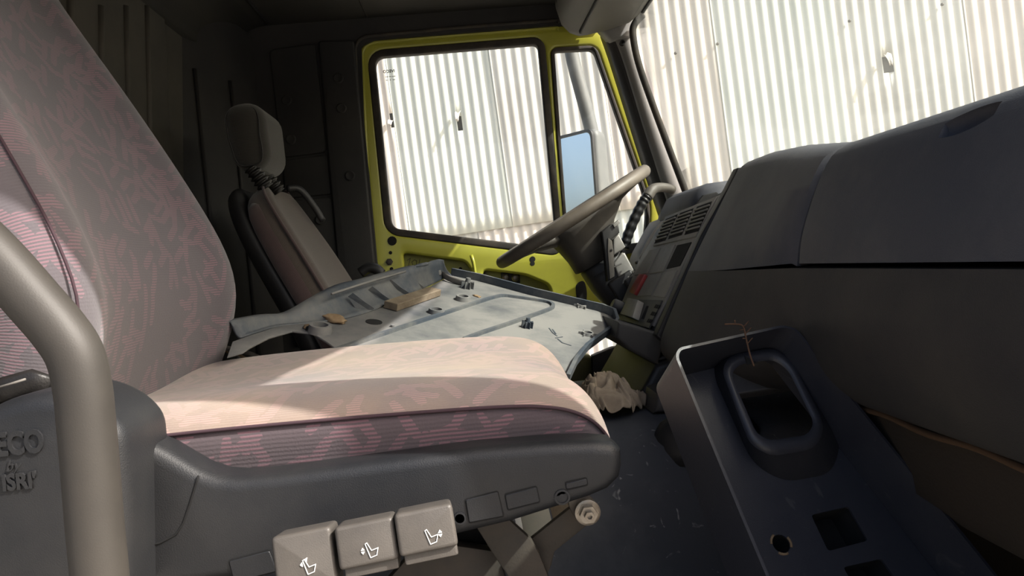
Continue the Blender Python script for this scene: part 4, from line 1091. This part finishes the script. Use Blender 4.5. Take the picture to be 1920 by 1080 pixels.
lc = CF.px(1195, 583)
prism('lighter_cover', round_poly(PX(CF, [(1192, 566), (1212, 570), (1202, 604), (1178, 596)]), .004, 3), .005, .022, CF, M['console'], low, .004)
prism('dark_slot', round_poly(PX(CF, [(1217, 576), (1221, 576), (1212, 601), (1207, 600)]), .002, 2), .005, .0066, CF, M['hole'], low)
for i in range(3):
    for j in range(3):
        u, v = 1235-i*7.0+j*3.0, 573+i*13.5+j*.8
        prism('punched_mark', PX(CF, [(u, v), (u+2, v+.3), (u-2, v+7), (u-4, v+6.6)]), .005, .0066, CF, M['hole'], low)
lathe('rotary_knob', CF.w(*CF.px(1168, 580), .004), CF.n, [(.017, 0), (.016, .022), (.013, .026), (.0001, .026)], M['console_dk'], da, 20)

# ---- instrument binnacle in front of the driver
bn = [(.415, -.16), (.452, -.08), (.492, .0), (.53, .055), (.553, .085), (.60, .10), (.69, .10), (.69, -.16)]
ins = loft('instrument_binnacle', [[V((x, Y, z)) for x, z in bn] for Y in (1.83, 2.0, 2.2, 2.30)], M['console_dk'], da, smooth=False)
autosmooth(ins, 40)
hd2 = [(.548, .07), (.556, .11), (.575, .142), (.60, .155), (.66, .158), (.69, .14), (.69, .07)]
hood = loft('instrument_hood', [[V((x+dx, Y, .07+(z-.07)*s)) for x, z in hd2] for Y, s, dx in ((1.84, .9, .02), (1.87, 1, .004), (2.05, 1, 0), (2.16, 1, 0), (2.24, .8, .012), (2.28, .4, .03))], M['dash'], da)
hood2 = prism('hood_opening', PX(side(1.838), [(1298, 392), (1318, 366), (1342, 360), (1350, 366), (1350, 372)]), -.01, .006, side(1.838), M['hole'], da, .003)
tube('bezel_ridge', spline([at(u, v, 2.02) for u, v in ((1252, 412), (1234, 428), (1214, 458), (1202, 486))], 4), .006, M['console'], da, 8)
bz = prism('bezel_face', PX(side(1.86), [(1246, 424), (1236, 428), (1206, 482), (1190, 520), (1204, 522), (1228, 472)]), -.02, .004, side(1.86), M['console'], da, .003)
rbox('stalk_pivot', at(1196, 492, 2.0), (.014, .02, .010), M['black'], da, .003)
rbox('stalk_pivot', at(1204, 498, 1.98), (.010, .02, .010), M['black'], da, .003)

# ================================================================== STEERING WHEEL AND COLUMN
SWC = at(1073, 407, 2.0)
SA = math.radians(27.5); SN = V((-math.sin(SA), 0, math.cos(SA)))
SX = V((math.cos(SA), 0, math.sin(SA))); SY = V((0, 1, 0))
sw = thing('steering_wheel', 'large worn grey steering wheel tilted before the driver seat', 'steering wheel', SWC)
RW = .224
tube('wheel_rim', [SWC+SX*math.cos(a)*RW+SY*math.sin(a)*RW for a in [2*math.pi*i/56 for i in range(56)]], .0165, M['wheel'], sw, 14, cyclic=True, up=SN)
def hub_sec(h, rx, ry, off=0.0, k=20):
    c = SWC-SN*h+SX*off; out = []
    for j in range(k):
        a = 2*math.pi*j/k; q = lambda c_: math.copysign(abs(c_)**.62, c_)
        out.append(c+SX*q(math.cos(a))*rx+SY*q(math.sin(a))*ry)
    return out
loft('horn_pad', [hub_sec(.004, .02, .02), hub_sec(.006, .075, .07, .012), hub_sec(.014, .122, .10, .03), hub_sec(.03, .112, .095, .022), hub_sec(.065, .084, .082, .004), hub_sec(.10, .066, .07, -.008), hub_sec(.135, .06, .062, -.014), hub_sec(.14, .03, .03, -.014)], M['wheel_dk'], sw)
for ang in (28, -28, 152, 208):
    a = math.radians(ang); d = SX*math.cos(a)+SY*math.sin(a)
    pts = [SWC+d*RW-SN*.003, SWC+d*(RW-.05)-SN*.008, SWC+d*.13-SN*.016, SWC+d*.06-SN*.035]
    tube('wheel_spoke', spline(pts, 4), .017, M['wheel_dk'], sw, 10, rfun=lambda t: .011+.008*t, flat=2.0, up=SN)
sc_ = thing('steering_column', 'black steering column with stalk and ignition lock under the wheel', 'steering column', SWC-SN*.4)
loft('column_shroud', [hub_sec(.13, .046, .05, -.006), hub_sec(.145, .058, .062, -.004), hub_sec(.20, .062, .066, .0), hub_sec(.26, .060, .066, .006), hub_sec(.34, .05, .055, .012), hub_sec(.42, .045, .05, .015)], M['column'], sc_)
rbox('shroud_cover', SWC-SN*.235+V((.01, -.066, 0)), (.07, .03, .09), M['column'], sc_, .006, rot=Matrix.Rotation(-SA, 3, 'Y').to_euler())
tube('shroud_joint', [SWC-SN*.165+V((x, -.078, x*.35)) for x in (-.045, -.02, .005, .03)], .002, M['trim_dark'], sc_, 5)
ST = side(1.90)
prism('stalk_lever', PX(ST, [(1128, 434), (1146, 420), (1160, 421), (1162, 436), (1146, 450), (1149, 468), (1152, 520), (1139, 528), (1133, 470)]), -.03, 0, ST, M['column'], sc_, .004)
prism('stalk_plate', PX(ST, [(1140, 446), (1147, 452), (1150, 470), (1152, 518), (1143, 524), (1139, 470)]), 0, .003, ST, M['wheel_dk'], sc_, .001)
lathe('stalk_rivet', ST.w(*ST.px(1146, 469), .003), ST.n, [(.003, 0), (.003, .0015), (.0001, .002)], M['hole'], sc_, 8)
prism('stalk_tip', PX(ST, [(1148, 421), (1160, 412), (1162, 418), (1152, 428)]), -.02, .004, ST, M['silver'], sc_, .002)
ST2 = side(1.93)
prism('switch_housing', PX(ST2, [(1150, 448), (1160, 438), (1173, 463), (1168, 468), (1150, 480)]), -.05, 0, ST2, M['silver'], sc_, .004)
prism('lock_housing', PX(ST2, [(1150, 494), (1166, 474), (1172, 474), (1194, 516), (1186, 530), (1164, 532)]), -.06, 0, ST2, M['silver'], sc_, .005)
lathe('ignition_lock', ST2.w(*ST2.px(1171, 525), 0), V((-.35, -1, .1)), [(.016, 0), (.016, .008), (.012, .009), (.012, .004), (.0001, .004)], M['steel'], sc_, 18)
rbox('wiring_plug', at(1188, 533, 1.9), (.034, .03, .042), M['console_dk'], sc_, .006, rot=Matrix.Rotation(-.5, 3, 'Y').to_euler())

# ================================================================== RIBBED GRAB HANDLE ON THE FAR PILLAR
gh = thing('assist_grip', 'black ribbed grab handle curving from the far windshield pillar', 'grip', at(1240, 352, 2.3))
gp = spline([at(u, v, 2.26) for u, v in ((1170, 466), (1177, 442), (1190, 410), (1204, 382), (1214, 368))], 14)
tube('ribbed_grip', gp, .016, M['grip'], gh, 12, rfun=lambda t: .0160+.0010*math.sin(t*2*math.pi*8.5))
tube('handle_end', spline([at(1213, 370, 2.26), at(1222, 357, 2.27), at(1232, 352, 2.29), at(1248, 352, 2.31), at(1262, 356, 2.325)], 5), .017, M['wheel_dk'], gh, 12, rfun=lambda t: .0175-.004*t)

# ================================================================== OUTSIDE MIRROR
mi = thing('side_mirror', 'tall grey exterior mirror seen through the quarter window', 'mirror', at(1095, 330, 2.85))
MN = V((-.76, -.65, .02)).normalized()
MF = Frame(at(1082, 335, 2.85), V((0, 0, 1)).cross(MN), MN)
mw, mh = .098, .175
rp = round_poly([(-mw, -mh), (mw, -mh), (mw, mh), (-mw, mh)], .03, 5)
glass_o = prism('mirror_glass', [(x*.9, y*.94) for x, y in rp], .002, .005, MF, M['mirror'], mi)
plate('mirror_rim', rp, [[(x*.89, y*.935) for x, y in rp]], -.02, .010, MF, M['black'], mi, .003)
loft('mirror_housing', [[MF.w(x*s, y*s2, d) for x, y in rp] for s, s2, d in ((1.0, 1.0, -.005), (1.02, 1.01, -.03), (.95, .97, -.07), (.75, .86, -.10), (.4, .6, -.115))], M['mirror_case'], mi)
tube('mirror_arm', spline([at(u, v, 2.86) for u, v in ((1060, 10), (1066, 60), (1074, 110), (1088, 165), (1103, 220), (1112, 262), (1118, 330))], 5), .027, M['mirror_case'], mi, 12)

tube('mirror_arm_root', [at(1060, 10, 2.86), at(1062, 12, 2.68), at(1064, 30, 2.49)], .022, M['mirror_case'], mi, 10)

# ================================================================== OVERHEAD LOCKER
ol = thing('overhead_locker', 'grey plastic overhead locker above the windshield', 'locker', (.35, 1.5, .8))
olp = [(1036, -30), (1041, 12), (1052, 44), (1068, 60), (1086, 66), (1102, 64), (1150, 52), (1184, 40), (1200, 26), (1214, 0), (1226, -30)]
OY = 2.30
ow = [at(u, v, OY) for u, v in olp]
oc = sum(ow, V())/len(ow)
def osec(Y, s): return [V((oc.x+(p.x-oc.x)*s, Y, min(.84, oc.z+(p.z-oc.z)*s+(1-s)*.05))) for p in ow]
loft('locker_body', [osec(2.37, .55), osec(2.355, .8), osec(2.32, .97), osec(2.28, 1), osec(1.6, 1), osec(.9, 1), osec(.46, 1)], M['locker'], ol)
# lid on the underside with its dark joint
d0, d1 = ow[4], ow[7]
dn = (d1-d0).cross(V((0, 1, 0))).normalized()
if dn.z > 0: dn = -dn
OF = Frame(d0, (d1-d0), dn)
Lx = (d1-d0).length
ysg = 1 if OF.y.y > 0 else -1
def oq(x, Y): return (x, (Y-d0.y)*ysg)
lidp = [oq(-.002, 2.285), oq(Lx*.93, 2.27), oq(Lx*.96, 1.55), oq(.012, 1.55)]
prism('lid_joint', grow(round_poly(lidp, .025), .004), -.01, .0025, OF, M['hole'], ol)
prism('locker_lid', round_poly(lidp, .025), -.008, .007, OF, M['locker'], ol, .003)
tube('locker_groove', spline([at(u, v, Y)-V((0, .004, 0)) for u, v, Y in ((1040, -6, 2.26), (1054, 22, 2.27), (1066, 36, 2.275), (1084, 36, 2.27))], 5), .003, M['hole'], ol, 6)
tube('locker_edge', [p+V((.004, 0, -.001)) for p in (V((ow[8].x, Y, ow[8].z)) for Y in (2.28, 2.0, 1.7, 1.4))], .006, M['black'], ol, 8)

# ================================================================== HEATER HOUSING UNDER THE CONSOLE
hb = thing('heater_housing', 'dark plastic heater housing low under the switch console', 'housing', (.45, 1.6, -.30))
prism('housing_body', [(.285, -.297), (.315, -.255), (.335, -.225), (.44, -.20), (.62, -.19), (.655, -.297)], -.42, 0, side(1.44), M['black'], hb, .012)
prism('housing_lid', [(.33, -.222), (.345, -.214), (.44, -.192), (.44, -.205)], -.36, -.02, side(1.44), M['black'], hb, .004)
lathe('oval_recess', V((.385, 1.50, -.2095)), V((-.2, 0, .98)), [(.030, 0), (.030, .002), (.024, .003), (.022, -.001), (.0001, -.001)], M['hole'], hb, 20)
prism('housing_step', [(.30, -.298), (.31, -.262), (.42, -.235), (.47, -.298)], 0, .10, side(1.44), M['console_dk'], hb, .012)
prism('step_slot', [(.335, -.255), (.36, -.249), (.36, -.246), (.335, -.252)], .1, .102, side(1.44), M['hole'], hb)
gt = thing('lever_boot', 'black rubber boot at the foot of the heater housing', 'boot', (.36, 1.27, -.33))
bt = []
for h, r in ((-.07, .098), (-.04, .096), (-.012, .09), (.008, .078), (.02, .06), (.026, .035)):
    bt.append([V((.375+math.cos(a)*r, 1.28+math.sin(a)*r*.7, -.31+h*.8)) for a in [2*math.pi*j/24 for j in range(24)]])
loft('boot_cone', bt, M['black'], gt)

# ================================================================== RAG
RC_ = atZ(1134, 744, -.275)
def rag(n=90):
    vs_, fs = [], []
    for i in range(n):
        for j in range(n):
            u, v = (i/(n-1)-.5), (j/(n-1)-.5)
            a = math.atan2(v, u); r = max(abs(u), abs(v))*2
            R = .074*(1+.3*noise.noise(V((math.cos(a)*1.3, math.sin(a)*1.3, 3))))
            q = V((u*3.2+.5, v*3.2, 1.3))
            wq = q + V((noise.noise(q*1.5), noise.noise(q*1.5+V((5, 0, 0))), 0))*.9
            f1 = 1-abs(noise.noise(wq*1.25))*2.2                   # sharp rolled folds
            f2 = 1-abs(noise.noise(wq*2.6+V((7, 3, 0))))*2.0
            hgt = (1-r**2)*.046+.024*max(f1, -.5)*(1-.4*r)+.008*max(f2, -.4)
            sw_ = noise.noise(q*1.1+V((9, 0, 0)))*.02; sv_ = noise.noise(q*1.1+V((0, 9, 4)))*.02
            vs_.append(V((RC_.x+math.cos(a)*r*R+sw_, RC_.y+math.sin(a)*r*R*1.2+sv_, max(-.2985, -.295+hgt*.95))))
    for i in range(n-1):
        for j in range(n-1):
            fs.append((i*n+j, i*n+j+1, (i+1)*n+j+1, (i+1)*n+j))
    return mesh('rag', vs_, fs, M['rag'], None, True, 0, .002)
rg = rag()
tag(rg, 'crumpled beige rag lying on the engine hump before the pink seat', 'rag')

# ================================================================== LOOSE CONSOLE TRAY leaning in the passenger footwell
TL_, TR_, BL_ = at(1270, 655, .88), at(1480, 612, .92), at(1432, 1080, .72)
tn = (TR_-TL_).cross(BL_-TL_).normalized()
if tn.dot(-TL_) < 0: tn = -tn
TF = Frame(TL_, TR_-TL_, tn)
tr_ = thing('console_tray', 'loose dark blue-grey console tray with cutouts leaning against the dashboard', 'tray', BL_)
DEP = -.072
rim_px = [(1266, 668), (1272, 652), (1468, 609), (1494, 616), (1700, 870), (1872, 1080), (2010, 1260), (1545, 1330), (1436, 1080), (1340, 850)]
rim = round_poly(PX(TF, rim_px), [.018, .018, .02, .02, .3, .05, .02, .02, .05, .2], 5)
flr = grow(rim, -.004)
fl_px = lambda pts: PX(TF, pts, DEP)
Hh = [(1370, 702), (1386, 683), (1450, 674), (1478, 694), (1527, 793), (1514, 816), (1442, 826), (1418, 812)]
Tt = [(1352, 692), (1372, 664), (1452, 652), (1486, 676), (1548, 800), (1530, 842), (1446, 856), (1406, 834)]
Bs = [(1336, 700), (1348, 652), (1446, 632), (1486, 650), (1578, 826), (1560, 888), (1470, 904), (1410, 868)]
sq1 = round_poly(fl_px([(1520, 966), (1590, 950), (1627, 1014), (1552, 1034)]), .004, 3)
sq2 = round_poly(fl_px([(1580, 1064), (1652, 1048), (1695, 1110), (1620, 1130)]), .004, 3)
cr = V(TF.px(1464, 1020, DEP)); rr = .0105
circ = [(cr.x+math.cos(a)*rr, cr.y+math.sin(a)*rr) for a in [2*math.pi*k/18 for k in range(18)]]
R8 = [.012]*8
hole_b = round_poly(fl_px([(1366, 704), (1384, 680), (1450, 668), (1482, 690), (1536, 798), (1520, 828), (1442, 840), (1412, 818)]), R8, 4)
plate2('tray_floor', flr, [hole_b, sq1, sq2, circ], DEP-.002, DEP+.001, TF, M['tray'], tr_)
k = len(rim); secs = []
inn = grow(rim, -.0035)
for i in list(range(k))+[0]:
    a, b = rim[i], inn[i]
    secs.append([TF.w(*a, DEP-.006), TF.w(*a, .0), TF.w(*b, .0), TF.w(*b, DEP-.006)])
loft('tray_wall', secs, M['tray'], tr_, caps=False, smooth=False)
rings = [(Bs, DEP), (Bs, DEP+.002), (Tt, DEP+.024), (Tt, DEP+.028), (Hh, DEP+.031), (Hh, DEP+.027), (Hh, DEP-.004)]
Rb = [round_poly(PX(TF, pts, l), [.02]*8, 5) for pts, l in rings]
loft('raised_surround', [[TF.w(*p, l) for p in pl_] for pl_, (q, l) in zip(Rb, rings)], M['tray'], tr_, caps=False)
for q4 in (sq1, sq2, circ):  # near-black cups added behind the cutouts to stand in for shade
    prism('shade_cup_base', grow(q4, .0015), DEP-.045, DEP-.0425, TF, M['hole'], tr_)
    kq = len(q4)
    loft('shade_cup_wall', [[TF.w(*grow(q4, g)[i_ % kq], d_) for g, d_ in ((.0015, DEP-.001), (.0015, DEP-.045), (.003, DEP-.045), (.003, DEP-.001))] for i_ in range(kq+1)], M['hole'], tr_, caps=False, smooth=False)
for a0 in (-.6, 1.9, 3.9):
    pts = [(cr.x+math.cos(a0+t*.25)*rr*1.12, cr.y+math.sin(a0+t*.25)*rr*1.12) for t in range(5)]
    tube('hole_chip', [TF.w(*p, DEP+.001) for p in pts], .0016, M['foam'], tr_, 5)
prism('tear_notch', PX(TF, [(1400, 684), (1396, 668), (1404, 672), (1412, 678), (1420, 681)], DEP+.031), DEP+.0312, DEP+.032, TF, M['hole'], tr_)
# something pale seen through the tray opening
bx = prism('duct_ledge', [(.0, 0), (.11, .0), (.115, .045), (.0, .05)], 0, .02, Frame(at(1372, 752, 1.12), (1, -.15, -.05), (-.35, -.7, .6)), M['console_dk'], None, .004)
tag(bx, 'dark duct ledge behind the opening of the loose console tray', 'duct')

# dry twig hanging over the tray edge
tw = thing('dry_twig', 'thin dry brown twig caught on the rim of the console tray', 'twig', TF.w(*TF.px(1395, 640), .005))
tube('twig_stem', spline([TF.w(*TF.px(u, v), .012) for u, v in ((1352, 618), (1372, 618), (1386, 622), (1392, 646), (1398, 672), (1406, 696))], 4), .0011, M['twig'], tw, 5)
for u, v, du, dv in ((1388, 628, -10, 4), (1390, 636, 9, -8), (1392, 645, -9, 3), (1394, 655, 7, -8), (1386, 624, 8, -8), (1372, 618, -4, -4)):
    tube('twig_side_shoot', [TF.w(*TF.px(u, v), .012), TF.w(*TF.px(u+du, v+dv), .016)], .0007, M['twig'], tw, 5)
